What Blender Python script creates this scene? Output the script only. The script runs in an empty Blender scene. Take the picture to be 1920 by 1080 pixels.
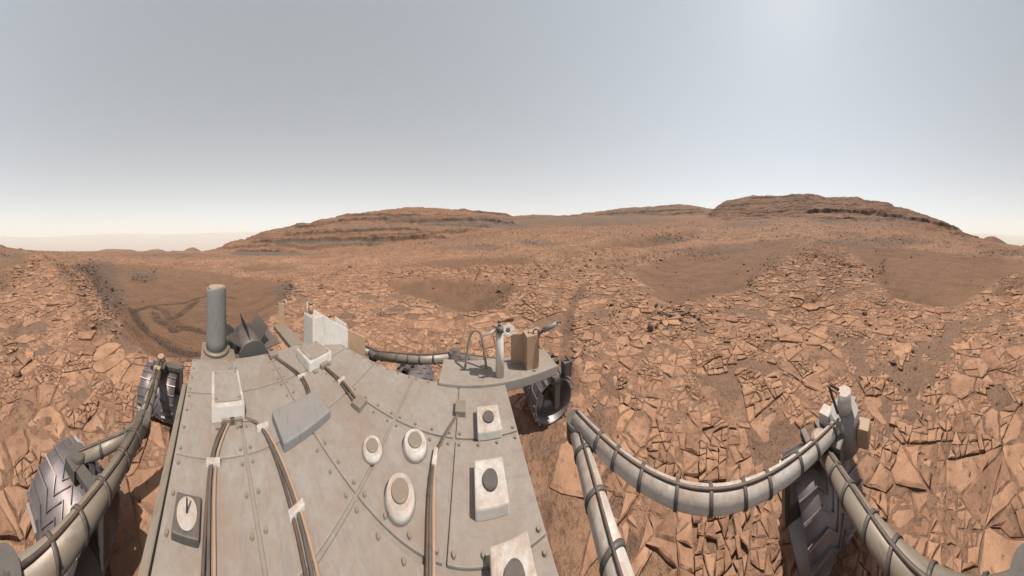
import bpy, bmesh, math, random
import numpy as np
from mathutils import Vector, Matrix

random.seed(11)
rng = np.random.default_rng(11)
PI = math.pi
sc = bpy.context.scene
C = sc.collection

# ------------------------------------------------------------------ camera, sky, sun, exposure
KX = 1920 / (2 * PI)          # photograph pixels per radian of the full turn
HOR = 462.0                   # photograph row of the true horizon
CAMZ = 2.0                    # head of the mast above the ground

cam_d = bpy.data.cameras.new('camera')
cam_d.type = 'PANO'
cam_d.panorama_type = 'CENTRAL_CYLINDRICAL'
cam_d.central_cylindrical_range_u_min = -PI
cam_d.central_cylindrical_range_u_max = PI
cam_d.central_cylindrical_range_v_min = -(1080 - HOR) / KX
cam_d.central_cylindrical_range_v_max = HOR / KX
cam_d.central_cylindrical_radius = 1.0
cam_d.clip_start = 0.02
cam_d.clip_end = 120000
cam = bpy.data.objects.new('camera', cam_d)
C.objects.link(cam)
cam.location = (0, 0, CAMZ)
cam.rotation_euler = (PI / 2, 0, 0)
sc.camera = cam

SUN_AZ = (1480 / 1920 - 0.5) * 2 * PI      # clockwise from +Y
SUN_EL = math.radians(61)
world = bpy.data.worlds.new('World')
sc.world = world
world.use_nodes = True
wn = world.node_tree
for n in list(wn.nodes):
    wn.nodes.remove(n)
sky = wn.nodes.new('ShaderNodeTexSky')
sky.sky_type = 'NISHITA'
sky.sun_disc = False
sky.sun_elevation = SUN_EL
sky.sun_rotation = SUN_AZ
sky.altitude = 0
sky.air_density = 1.0
sky.dust_density = 0.15
sky.ozone_density = 0.0
hs = wn.nodes.new('ShaderNodeHueSaturation')
hs.inputs['Saturation'].default_value = 0.45
bg = wn.nodes.new('ShaderNodeBackground')
bg.inputs['Strength'].default_value = 0.095
wo = wn.nodes.new('ShaderNodeOutputWorld')
wn.links.new(sky.outputs[0], hs.inputs['Color'])
tn = wn.nodes.new('ShaderNodeMix'); tn.data_type = 'RGBA'; tn.blend_type = 'MULTIPLY'; tn.inputs['Factor'].default_value = 1.0
tn.inputs['B'].default_value = (0.94, 1.0, 0.985, 1)      # dust tint of the thin air
wn.links.new(hs.outputs[0], tn.inputs['A'])
wn.links.new(tn.outputs['Result'], bg.inputs['Color'])
wn.links.new(bg.outputs[0], wo.inputs['Surface'])

sun_d = bpy.data.lights.new('sun', 'SUN')
sun_d.energy = 4.9
sun_d.angle = math.radians(0.5)
sun_d.color = (1.0, 0.97, 0.89)
sun = bpy.data.objects.new('sun', sun_d)
C.objects.link(sun)
sdir = Vector((math.sin(SUN_AZ) * math.cos(SUN_EL), math.cos(SUN_AZ) * math.cos(SUN_EL), math.sin(SUN_EL)))
sun.rotation_euler = sdir.to_track_quat('Z', 'Y').to_euler()
sun.location = sdir * 50

sc.view_settings.view_transform = 'Standard'
sc.view_settings.look = 'None'
sc.view_settings.gamma = 1
sc.view_settings.exposure = 0.62
sc.view_settings.use_curve_mapping = False
sc.render.engine = 'CYCLES'
sc.cycles.max_bounces = 5
sc.cycles.volume_bounces = 1
sc.cycles.use_denoising = True

# ------------------------------------------------------------------ noise
def h2(ix, iy, seed):
    with np.errstate(over='ignore'):
        h = ix.astype(np.int64).astype(np.uint32) * np.uint32(374761393) + iy.astype(np.int64).astype(np.uint32) * np.uint32(668265263) + np.uint32((seed * 2246822519) & 0xffffffff)
        h = (h ^ (h >> np.uint32(13))) * np.uint32(1274126177)
        h = (h ^ (h >> np.uint32(16))) * np.uint32(2246822519)
        h = h ^ (h >> np.uint32(15))
    return h.astype(np.float64) / 4294967295.0

def vnoise(x, y, seed):
    ix = np.floor(x); iy = np.floor(y)
    fx = x - ix; fy = y - iy
    fx = fx * fx * fx * (fx * (fx * 6 - 15) + 10); fy = fy * fy * fy * (fy * (fy * 6 - 15) + 10)
    a = h2(ix, iy, seed); b = h2(ix + 1, iy, seed); c = h2(ix, iy + 1, seed); d = h2(ix + 1, iy + 1, seed)
    return ((a + (b - a) * fx) * (1 - fy) + (c + (d - c) * fx) * fy) * 2 - 1

def fbm(x, y, octv=4, seed=0, gain=0.5):
    s = np.zeros_like(x); a = 1.0; t = 0
    for o in range(octv):
        s += a * vnoise(x, y, seed + o * 17)
        t += a
        x, y = 2.03 * (0.8 * x - 0.6 * y) + 3.1, 2.03 * (0.6 * x + 0.8 * y) - 1.7
        a *= gain
    return s / t

def voro(x, y, seed):
    ix = np.floor(x); iy = np.floor(y)
    f1 = np.full_like(x, 9.0); f2 = np.full_like(x, 9.0); idv = np.zeros_like(x); dx1 = np.zeros_like(x); dy1 = np.zeros_like(x)
    for di in (-1, 0, 1):
        for dj in (-1, 0, 1):
            cx = ix + di; cy = iy + dj
            px = cx + h2(cx, cy, seed); py = cy + h2(cx, cy, seed + 5)
            dx = x - px; dy = y - py
            d = np.sqrt(dx * dx + dy * dy)
            nearer = d < f1
            f2 = np.where(nearer, f1, np.minimum(f2, d))
            idv = np.where(nearer, h2(cx, cy, seed + 9), idv)
            dx1 = np.where(nearer, dx, dx1); dy1 = np.where(nearer, dy, dy1)
            f1 = np.where(nearer, d, f1)
    return f1, f2, idv, dx1, dy1

def sstep(a, b, x):
    t = np.clip((x - a) / (b - a), 0, 1)
    return t * t * (3 - 2 * t)

# ------------------------------------------------------------------ lie of the land (a real height field about the mast)
COLS = [  # bearing, row seen at 14 m, 35 m, 120 m, 300 m
    (0, 500, 483, 467, 462), (60, 490, 475, 470, 470), (115, 489, 477, 473, 471), (180, 522, 490, 476, 471),
    (300, 526, 494, 478, 471), (420, 526, 494, 477, 471), (480, 522, 494, 476, 470), (560, 516, 492, 475, 470),
    (640, 510, 489, 471, 462), (720, 508, 485, 463, 455), (800, 506, 482, 455, 440), (880, 504, 478, 441, 430),
    (960, 500, 472, 431, 416), (1040, 497, 468, 426, 410), (1120, 493, 463, 423, 408), (1200, 490, 459, 421, 408),
    (1300, 487, 454, 418, 408), (1400, 484, 450, 415, 408), (1500, 479, 446, 413, 408), (1600, 487, 452, 418, 412),
    (1700, 494, 458, 430, 425), (1800, 499, 468, 446, 443), (1860, 502, 478, 458, 455), (1900, 504, 484, 465, 459)]
NODE_R = np.array([0.2, 4.2, 7.0, 14, 35, 120, 300, 620])
NA, NL = 480, 300
L0, L1 = math.log(0.2), math.log(620)
_az = np.arange(NA) / NA * 1920
_c = np.array(COLS, float)
_cx = np.concatenate([_c[:, 0] - 1920, _c[:, 0], _c[:, 0] + 1920])
_nodes = np.zeros((NA, 8))
for k in range(4):
    yy = np.interp(_az, _cx, np.tile(_c[:, k + 1], 3))
    _nodes[:, 3 + k] = CAMZ + NODE_R[3 + k] * (HOR - yy) / KX
_nodes[:, 2] = _nodes[:, 3] * 0.26
_nodes[:, 7] = _nodes[:, 6] + (_nodes[:, 6] - CAMZ) * 1.0
_L = np.linspace(L0, L1, NL)
BASE = np.array([np.interp(_L, np.log(NODE_R), _nodes[i]) for i in range(NA)])
def blur(a, n, axis, wrap):
    for _ in range(n):
        if wrap:
            a = (np.roll(a, 1, axis) + 2 * a + np.roll(a, -1, axis)) / 4
        else:
            p = np.concatenate([a[:, :1], a, a[:, -1:]], 1)
            a = (p[:, :-2] + 2 * p[:, 1:-1] + p[:, 2:]) / 4
    return a
BASE = blur(blur(BASE, 60, 0, True), 60, 1, False)

def base_z(az, L):
    a = (az / 1920 * NA) % NA
    l = np.clip((L - L0) / (L1 - L0) * (NL - 1), 0, NL - 1.001)
    i = np.floor(a).astype(int); j = np.floor(l).astype(int)
    fa = a - i; fl = l - j
    i %= NA; i2 = (i + 1) % NA
    return (BASE[i, j] * (1 - fa) + BASE[i2, j] * fa) * (1 - fl) + (BASE[i, j + 1] * (1 - fa) + BASE[i2, j + 1] * fa) * fl

CRESTS = {  # skyline of each hill: bearing, row; distance of toe and crest
    'west': (120, 255, [(360, 490), (385, 474), (405, 466), (430, 453), (460, 447), (480, 436), (495, 430), (510, 427), (540, 422), (580, 418), (600, 411), (640, 404), (680, 398), (720, 393), (750, 387), (790, 386), (830, 390), (870, 390), (885, 393), (920, 397), (945, 398), (965, 403), (990, 412), (1030, 425), (1080, 450)]),
    'saddle': (190, 420, [(880, 440), (920, 420), (945, 409), (965, 405.5), (1010, 405.5), (1050, 404), (1075, 401), (1085, 400), (1110, 399), (1150, 392), (1200, 387), (1260, 383), (1290, 384), (1320, 388), (1340, 391), (1380, 400), (1450, 430), (1480, 450)]),
    'east': (92, 205, [(1290, 450), (1310, 420), (1322, 403), (1333, 391), (1345, 380), (1360, 373), (1400, 367), (1470, 364), (1530, 363), (1580, 366), (1640, 374), (1660, 377), (1690, 388), (1710, 395), (1750, 408), (1780, 420), (1800, 430), (1820, 440), (1840, 446), (1870, 458), (1900, 475)])}

def hill_z(az, r, spec):
    rt, rc, pts = spec
    p = np.array(pts, float)
    y = np.interp(az, p[:, 0], p[:, 1])
    zc = CAMZ + rc * (HOR - y) / KX
    zt = base_z(az, np.full_like(az, math.log(rt)))
    s = (r - rt) / (rc - rt)
    s0 = np.clip(s, 0, 1)
    f = 0.75 * s0 ** 1.35 + 0.25 * np.sin(s0 * PI / 2)
    z = zt + (zc - zt) * f
    z = z - np.maximum(zc - zt, 1) * np.clip(s - 1, 0, 3) ** 2 * 1.6
    out = (s <= 0) | (az < p[0, 0]) | (az > p[-1, 0])
    return np.where(out, -1e3, z)

def unproj_base(px, py):
    """ground point seen at a place of the photograph, on the smooth lie of the land: returns (bearing, ln r)"""
    L = np.linspace(math.log(0.9), math.log(500), 900)
    zz = base_z(np.full_like(L, px), L)
    ray = CAMZ + np.exp(L) * (HOR - py) / KX
    hit = np.nonzero(zz >= ray)[0]
    k = hit[0] if len(hit) else len(L) - 1
    return px, L[k]

SANDS = [
    [(150, 497), (200, 492), (300, 499), (380, 508), (470, 517), (545, 530), (532, 560), (520, 590), (480, 640), (400, 672), (330, 675), (280, 662), (235, 627), (205, 582), (185, 547), (165, 520)],
    [(740, 499), (800, 489), (880, 486), (960, 483), (1000, 485), (990, 496), (940, 503), (860, 507), (780, 508)],
    [(715, 531), (780, 523), (860, 526), (940, 529), (968, 541), (952, 562), (922, 582), (880, 585), (820, 573), (760, 556)],
    [(1090, 471), (1140, 459), (1220, 451), (1270, 447), (1278, 455), (1220, 466), (1150, 475), (1100, 478)],
    [(1178, 508), (1240, 484), (1330, 464), (1420, 454), (1490, 451), (1500, 462), (1470, 490), (1432, 512), (1400, 542), (1330, 562), (1260, 571), (1212, 550), (1188, 527)],
    [(1555, 453), (1600, 460), (1650, 466), (1720, 466), (1800, 477), (1880, 483), (1960, 481), (1978, 492), (1968, 507), (1930, 512), (1890, 537), (1840, 557), (1790, 574), (1730, 578), (1678, 567), (1653, 542), (1632, 507), (1590, 472)],
    [(560, 483), (600, 480), (640, 482), (600, 488)], [(440, 500), (500, 496), (560, 500), (520, 508), (460, 508)],
]
def to_uv(pts):
    o = []
    for (px, py) in pts:
        a, l = unproj_base(px % 1920, py)
        o.append((px / KX, l))
    return np.array(o)
SAND_UV = [to_uv(p) for p in SANDS]
TRACKS = [[(250, 568), (258, 585), (275, 602), (300, 615), (335, 636), (390, 650), (430, 660)],
          [(282, 558), (306, 564), (320, 580), (345, 594), (392, 603), (440, 604)],
          [(282, 558), (310, 555), (345, 553), (372, 545), (400, 540), (440, 545)],
          [(250, 568), (282, 558)], [(312, 585), (340, 572), (372, 548)],
          [(1066, 720), (1064, 660), (1062, 610), (1072, 575), (1085, 552), (1100, 530)],
          [(330, 600), (300, 585), (290, 570)]]
TRACK_UV = [to_uv(p) for p in TRACKS]

def poly_sdf(u, v, P):
    """positive inside"""
    d = np.full_like(u, 1e9); ins = np.zeros(u.shape, bool)
    n = len(P)
    for i in range(n):
        ax, ay = P[i]; bx, by = P[(i + 1) % n]
        ex, ey = bx - ax, by - ay
        t = np.clip(((u - ax) * ex + (v - ay) * ey) / (ex * ex + ey * ey + 1e-12), 0, 1)
        dd = (u - ax - t * ex) ** 2 + (v - ay - t * ey) ** 2
        d = np.minimum(d, dd)
        c = ((ay > v) != (by > v)) & (u < ex * (v - ay) / (by - ay + 1e-12) + ax)
        ins ^= c
    d = np.sqrt(d)
    return np.where(ins, d, -d)

def sand_sdf(az, L, x, y):
    u = az / KX
    u = u + 0.055 * fbm(x / 1.3 + 9, y / 1.3, 4, 71) * np.clip(6 / np.exp(L), .35, 1)
    v = L + 0.085 * fbm(x / 1.7 - 4, y / 1.7, 4, 73) * np.clip(8 / np.exp(L), .4, 1)
    s = np.full_like(u, -1.0)
    for P in SAND_UV:
        for sh in (0, 2 * PI):
            if sh and P[:, 0].max() < 2 * PI:
                continue
            m = (u + sh > P[:, 0].min() - .25) & (u + sh < P[:, 0].max() + .25) & (v > P[:, 1].min() - .25) & (v < P[:, 1].max() + .25)
            if m.any():
                s[m] = np.maximum(s[m], poly_sdf(u[m] + sh, v[m], P))
    return s

def track_d(az, L):
    """distance in metres to the nearest rover track"""
    u = az / KX
    d = np.full_like(u, 9.0)
    for P in TRACK_UV:
        m = (u > P[:, 0].min() - .1) & (u < P[:, 0].max() + .1) & (L > P[:, 1].min() - .15) & (L < P[:, 1].max() + .15)
        if not m.any():
            continue
        um, vm, dm = u[m], L[m], d[m]
        for i in range(len(P) - 1):
            ax, ay = P[i]; ex, ey = P[i + 1] - P[i]
            t = np.clip(((um - ax) * ex + (vm - ay) * ey) / (ex * ex + ey * ey), 0, 1)
            dm = np.minimum(dm, np.hypot(um - ax - t * ex, vm - ay - t * ey) * np.exp(vm))
        d[m] = dm
    return d

RIDGES = [([(1512, 440), (1525, 470), (1530, 510), (1520, 560)], .30, .13), ([(1010, 575), (1050, 520), (1110, 485), (1160, 478)], .28, .13), ([(30, 485), (90, 500), (125, 560), (150, 620)], .30, .12),
          ([(590, 560), (680, 512), (850, 514), (1010, 505)], .22, .10), ([(1060, 470), (1160, 450), (1300, 440)], .35, .12), ([(420, 498), (560, 492), (700, 492)], .25, .08), ([(1560, 440), (1700, 446), (1820, 464), (1900, 470)], .3, .08), ([(700, 470), (850, 472), (960, 462)], .35, .08), ([(1880, 545), (1930, 520), (1985, 500)], .25, .1), ([(200, 487), (300, 489), (420, 493)], .22, .05)]
RIDGE_UV = [(to_uv(p), h * 1.35, w) for p, h, w in RIDGES]
def ridges(az, L):
    u0 = az / KX
    out = np.zeros_like(u0)
    for P, h, w in RIDGE_UV:
        for sh in (0, 2 * PI):
            if sh and P[:, 0].max() < 2 * PI - .4: continue
            u = u0 + sh
            m = (u > P[:, 0].min() - .4) & (u < P[:, 0].max() + .4) & (L > P[:, 1].min() - .4) & (L < P[:, 1].max() + .4)
            if not m.any(): continue
            um, vm = u[m], L[m]
            d = np.full_like(um, 9.0)
            for i in range(len(P) - 1):
                ax, ay = P[i]; ex, ey = P[i + 1] - P[i]
                t = np.clip(((um - ax) * ex + (vm - ay) * ey) / (ex * ex + ey * ey), 0, 1)
                d = np.minimum(d, np.hypot(um - ax - t * ex, vm - ay - t * ey))
            out[m] = np.maximum(out[m], h * np.exp(-(d / w) ** 2))
    return out

def terrace(z, T, sharp=0.22):
    q = z / T
    k = np.floor(q); f = q - k
    return (k + np.where(f < 1 - sharp, f / (1 - sharp) * 0.25, 0.25 + (f - 1 + sharp) / sharp * 0.75)) * T

def terrain(x, y, full=False):
    r = np.hypot(x, y)
    az = (np.arctan2(x, y) / (2 * PI) + 0.5) * 1920
    L = np.log(np.maximum(r, 0.21))
    zb = base_z(az, L)
    wob = 14 * fbm(x / 40, y / 40, 3, 31)
    hz = np.full_like(r, -1e3)
    for k, key in enumerate(('west', 'saddle', 'east')):
        far = r > CRESTS[key][0]
        if far.any():
            q = np.full_like(r, -1e3)
            q[far] = hill_z(az[far], r[far] + wob[far] * 0.6, CRESTS[key])
            hz = np.maximum(hz, q)
    hmask = sstep(0.0, 3.0, hz - zb)
    z = np.maximum(zb, hz)
    sd = sand_sdf(az, L, x, y)
    sand = sstep(-0.03, 0.06, sd + .03 * fbm(x / .4, y / .4, 3, 75))
    bed = 1 - sand
    dep = sstep(-0.02, 0.22, sd)
    rs = np.sqrt(np.maximum(r, 1) / 6)
    rim = sstep(-.22, -.03, sd) * (1 - sstep(-.03, .05, sd))
    z = z - dep * 0.33 * rs + rim * .09 * rs
    z = z + ridges(az, L) * rs * (1 - sstep(60, 110, r))
    near = 1 - sstep(8.0, 12.5, r)
    # broad swells
    z = z + fbm(x / 7, y / 7, 3, 3) * 0.30 * sstep(3, 14, r) * (0.35 + 0.65 * bed)
    z = z + fbm(x / 26 + 5, y / 26, 3, 5) * 0.9 * sstep(25, 90, r) * (1 - 0.5 * hmask)
    # bedding ledges, plates and cracks of the bedrock
    zz = z + fbm(x / 3.1, y / 3.1, 3, 12) * 0.16
    led = (terrace(zz, 0.13) - zz)
    z = z + led * bed * (1 - hmask) * (1 - near * .6) * (1 - sstep(40, 90, r)) * sstep(-0.25, 0.25, fbm(x / 5, y / 5, 2, 14) + .1) * 1.0
    zz = z + fbm(x / 12, y / 12, 3, 16) * 0.5
    led = terrace(zz, 0.55) - zz
    z = z + led * bed * (1 - hmask) * sstep(25, 60, r) * 0.95
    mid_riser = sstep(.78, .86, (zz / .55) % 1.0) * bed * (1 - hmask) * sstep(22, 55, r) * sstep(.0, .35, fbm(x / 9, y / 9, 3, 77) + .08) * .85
    mid = (1 - near) * bed * (1 - sstep(45, 80, r))
    m = mid > 0.01
    if m.any():
        xm, ym = x[m], y[m]
        wx = xm + 0.18 * fbm(xm / .5, ym / .5, 2, 21); wy = ym + 0.18 * fbm(xm / .5 + 7, ym / .5, 2, 22)
        f1, f2, idv, dx, dy = voro(wx / 0.62, wy / 0.62, 41)
        crack = 1 - sstep(0.02, 0.16, f2 - f1)
        pl = (idv - .5) * 0.11 + (dx * (h2(np.floor(idv * 9999), idv * 0, 3) - .5) + dy * (h2(np.floor(idv * 9999), idv * 0, 4) - .5)) * 0.22 - crack * 0.07
        f1, f2, id2, dx, dy = voro(wx / 1.9 + 3, wy / 1.9, 43)
        pl += (id2 - .5) * 0.12 - (1 - sstep(0.01, 0.07, f2 - f1)) * 0.10
        z[m] += pl * mid[m]
    z = z + fbm(x / .8, y / .8, 4, 23) * (0.035 * bed + 0.008) * (1 - sstep(60, 120, r))
    z = z + fbm(x / .22, y / .22, 3, 27) * (0.014 * bed + 0.003) * (1 - sstep(8, 20, r))
    z = z + np.sin((x * .8 + y * .6) * 2 * PI / .5 + 4 * fbm(x / 1.1, y / 1.1, 3, 67)) * 0.011 * sand * (1 - sstep(18, 30, r)) * sstep(-.2, .3, fbm(x / 2.5, y / 2.5, 2, 69) + .1)
    tr = track_d(az, L)
    trk = (1 - sstep(0.06, 0.24, tr + .06 * fbm(x / .25, y / .25, 3, 63))) * (.5 + .5 * sstep(-.45, .1, fbm(x / .6, y / .6, 3, 65))) * np.where(az > 900, .5, 1.25)
    trk = np.minimum(trk, 1)
    z = z - trk * 0.035 + trk * 0.03 * vnoise(x / .06, y / .06, 61)
    # hill strata
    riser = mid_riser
    far = hmask > 0.001
    if far.any():
        xf, yf, zf, hf = x[far], y[far], z[far], hmask[far]
        zf = zf + fbm(xf / 22, yf / 22, 4, 51) * 2.6 * hf
        rid = 1 - np.abs(fbm(xf / 16, yf / 16, 4, 55))
        zf = zf - (1 - rid) * 3.2 * hf
        tilt = zf + 0.02 * xf + fbm(xf / 45, yf / 45, 3, 52) * 6.0 + fbm(xf / 11, yf / 11, 3, 58) * 1.3
        warp = tilt + 2.6 * np.sin(tilt * 0.33) + 1.3 * np.sin(tilt * 0.83 + 1)
        amt = sstep(-0.55, 0.1, fbm(xf / 55, yf / 55 + tilt / 9, 3, 53))
        riser_f = np.maximum(sstep(.68, .78, (warp / 5.2) % 1.0) * amt, .8 * sstep(.62, .74, ((warp + 1.3) / 1.7) % 1.0) * sstep(.1, .5, fbm(xf / 18, yf / 18 + tilt, 3, 59) + .1)) * hf  # dark ledge rock, with shade under the overhangs painted in
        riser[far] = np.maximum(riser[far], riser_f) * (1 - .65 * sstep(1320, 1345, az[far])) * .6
        zf = zf + (terrace(warp, 5.2, 0.30) - warp) * 0.80 * amt * hf
        zf = zf + (terrace(warp + 1.3, 1.7, 0.35) - warp - 1.3) * 0.55 * hf
        zf = zf + fbm(xf / 4, yf / 4, 4, 57) * 0.65 * hf
        z = z.copy(); z[far] = zf
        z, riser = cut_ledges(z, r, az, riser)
    z = z - sstep(440, 520, r) * 90
    if full:
        return z, sand, trk, hmask, r, az, riser
    return z

LEDGES = [  # long cliff bands: bearing, row, then height of the step and thickness of the painted dark band (dark rock and overhang shade)
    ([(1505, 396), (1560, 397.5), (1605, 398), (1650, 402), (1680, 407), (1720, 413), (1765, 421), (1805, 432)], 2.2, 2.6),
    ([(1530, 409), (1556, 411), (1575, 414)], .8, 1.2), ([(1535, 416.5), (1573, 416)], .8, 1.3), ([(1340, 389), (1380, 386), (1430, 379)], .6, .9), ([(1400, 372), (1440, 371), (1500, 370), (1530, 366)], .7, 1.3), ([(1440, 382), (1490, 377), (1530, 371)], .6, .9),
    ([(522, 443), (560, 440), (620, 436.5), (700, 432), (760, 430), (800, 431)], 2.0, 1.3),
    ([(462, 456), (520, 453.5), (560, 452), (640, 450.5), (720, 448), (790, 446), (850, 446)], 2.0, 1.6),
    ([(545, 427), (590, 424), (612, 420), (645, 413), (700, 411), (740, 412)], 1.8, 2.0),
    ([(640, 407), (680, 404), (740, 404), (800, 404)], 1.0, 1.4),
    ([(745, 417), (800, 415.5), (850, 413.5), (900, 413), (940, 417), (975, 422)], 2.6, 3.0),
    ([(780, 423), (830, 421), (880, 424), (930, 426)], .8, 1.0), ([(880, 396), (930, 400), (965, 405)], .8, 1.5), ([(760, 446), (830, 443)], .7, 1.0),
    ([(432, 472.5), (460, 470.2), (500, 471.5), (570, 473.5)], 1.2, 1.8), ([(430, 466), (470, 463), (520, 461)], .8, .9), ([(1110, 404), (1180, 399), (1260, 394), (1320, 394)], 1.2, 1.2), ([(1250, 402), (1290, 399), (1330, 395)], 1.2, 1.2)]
def cut_ledges(z, r, az, riser):
    row = HOR - KX * (z - CAMZ) / r
    j = 1.1 * vnoise(az / 5.0, r * 0, 801) + .9 * vnoise(az / 14.0, r * 0, 803)
    for k, (pts, step, th) in enumerate(LEDGES):
        p = np.array(pts, float)
        m = (az > p[0, 0]) & (az < p[-1, 0]) & (r > 95) & (r < 430)
        if not m.any(): continue
        yl = np.interp(az[m], p[:, 0], p[:, 1]) + j[m] * .7
        t = yl - row[m]
        fade = sstep(0, 18, np.minimum(az[m] - p[0, 0], p[-1, 0] - az[m])) * (.82 + .3 * vnoise(az[m] / 9, az[m] * 0, 811 + k))
        thv = th * (1.4 if p[0, 0] < 1300 else 1.0) * (.85 + .3 * vnoise(az[m] / 7, az[m] * 0, 841 + k) + .25 * vnoise(az[m] / 2.2, az[m] * 0, 871 + k))
        z[m] += step * fade * (sstep(-.7, .7, t) - sstep(2.5, 15, t))
        riser[m] = np.maximum(riser[m], np.minimum(1, fade * 1.1) * (1 - sstep(.35 * thv, thv + .15, np.abs(t + .2 * th))))  # band colour stands in for shade below the ledge, besides dark rock
    return z, riser

_TL = np.concatenate([np.linspace(math.log(0.9), math.log(60), 900), np.linspace(math.log(60.5), math.log(430), 400)])
def seen_at(px, py):
    """the ground point seen at a place of the photograph, on the finished terrain"""
    a = (px / 1920 - .5) * 2 * PI
    R = np.exp(_TL)
    X = R * math.sin(a); Y = R * math.cos(a)
    Z = terrain(X, Y)
    hit = np.nonzero(Z >= CAMZ + R * (HOR - py) / KX)[0]
    k = hit[0] if len(hit) else 500
    return float(X[k]), float(Y[k]), float(Z[k]), float(R[k])

# ------------------------------------------------------------------ materials
def mat(name):
    m = bpy.data.materials.new(name)
    m.use_nodes = True
    nt = m.node_tree
    for n in list(nt.nodes):
        nt.nodes.remove(n)
    out = nt.nodes.new('ShaderNodeOutputMaterial')
    b = nt.nodes.new('ShaderNodeBsdfPrincipled')
    b.inputs['Roughness'].default_value = 0.95
    b.inputs['Specular IOR Level'].default_value = 0.15
    nt.links.new(b.outputs[0], out.inputs['Surface'])
    return m, nt, b
class N:
    def __init__(s, nt): s.nt = nt
    def pos(s):
        return s.nt.nodes.new('ShaderNodeNewGeometry').outputs['Position']
    def attr(s, n):
        a = s.nt.nodes.new('ShaderNodeAttribute'); a.attribute_name = n
        return a.outputs['Fac']
    def noise(s, vec, scale, detail=4, rough=0.55, dist=0):
        n = s.nt.nodes.new('ShaderNodeTexNoise')
        n.inputs['Scale'].default_value = scale; n.inputs['Detail'].default_value = detail; n.inputs['Roughness'].default_value = rough
        n.inputs['Distortion'].default_value = dist
        s.nt.links.new(vec, n.inputs['Vector'])
        return n.outputs['Fac']
    def voronoi(s, vec, scale, feature='F1', out='Distance'):
        n = s.nt.nodes.new('ShaderNodeTexVoronoi'); n.feature = feature
        n.inputs['Scale'].default_value = scale
        s.nt.links.new(vec, n.inputs['Vector'])
        return n.outputs[out]
    def ramp(s, fac, stops):
        n = s.nt.nodes.new('ShaderNodeValToRGB')
        e = n.color_ramp.elements
        while len(e) > 1: e.remove(e[-1])
        for i, (p, c) in enumerate(stops):
            q = e[0] if i == 0 else e.new(p)
            q.position = p
            q.color = (c, c, c, 1) if isinstance(c, (int, float)) else (*c, 1)
        s.nt.links.new(fac, n.inputs['Fac'])
        return n.outputs['Color']
    def mix(s, fac, a, b, mode='MIX'):
        n = s.nt.nodes.new('ShaderNodeMix'); n.data_type = 'RGBA'; n.blend_type = mode
        for sock, v in ((n.inputs['Factor'], fac), (n.inputs['A'], a), (n.inputs['B'], b)):
            if isinstance(v, bpy.types.NodeSocket): s.nt.links.new(v, sock)
            elif isinstance(v, (int, float)): sock.default_value = v
            else: sock.default_value = (*v, 1)
        return n.outputs['Result']
    def math(s, op, a, b=0.0):
        n = s.nt.nodes.new('ShaderNodeMath'); n.operation = op
        for i, v in enumerate((a, b)):
            if isinstance(v, bpy.types.NodeSocket): s.nt.links.new(v, n.inputs[i])
            else: n.inputs[i].default_value = v
        return n.outputs[0]
    def scalev(s, vec, sx, sy, sz):
        n = s.nt.nodes.new('ShaderNodeVectorMath'); n.operation = 'MULTIPLY'
        s.nt.links.new(vec, n.inputs[0]); n.inputs[1].default_value = (sx, sy, sz)
        return n.outputs[0]
    def bump(s, h, strength, dist, normal=None):
        n = s.nt.nodes.new('ShaderNodeBump')
        n.inputs['Strength'].default_value = strength; n.inputs['Distance'].default_value = dist
        s.nt.links.new(h, n.inputs['Height'])
        if normal is not None: s.nt.links.new(normal, n.inputs['Normal'])
        return n.outputs[0]

BED_A, BED_B, BED_C = (0.220, 0.118, 0.074), (0.300, 0.165, 0.102), (0.370, 0.214, 0.136)
REGO = (0.182, 0.108, 0.073)
SAND = (0.166, 0.090, 0.055)
DARK = (0.0908, 0.0640, 0.0502)

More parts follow.
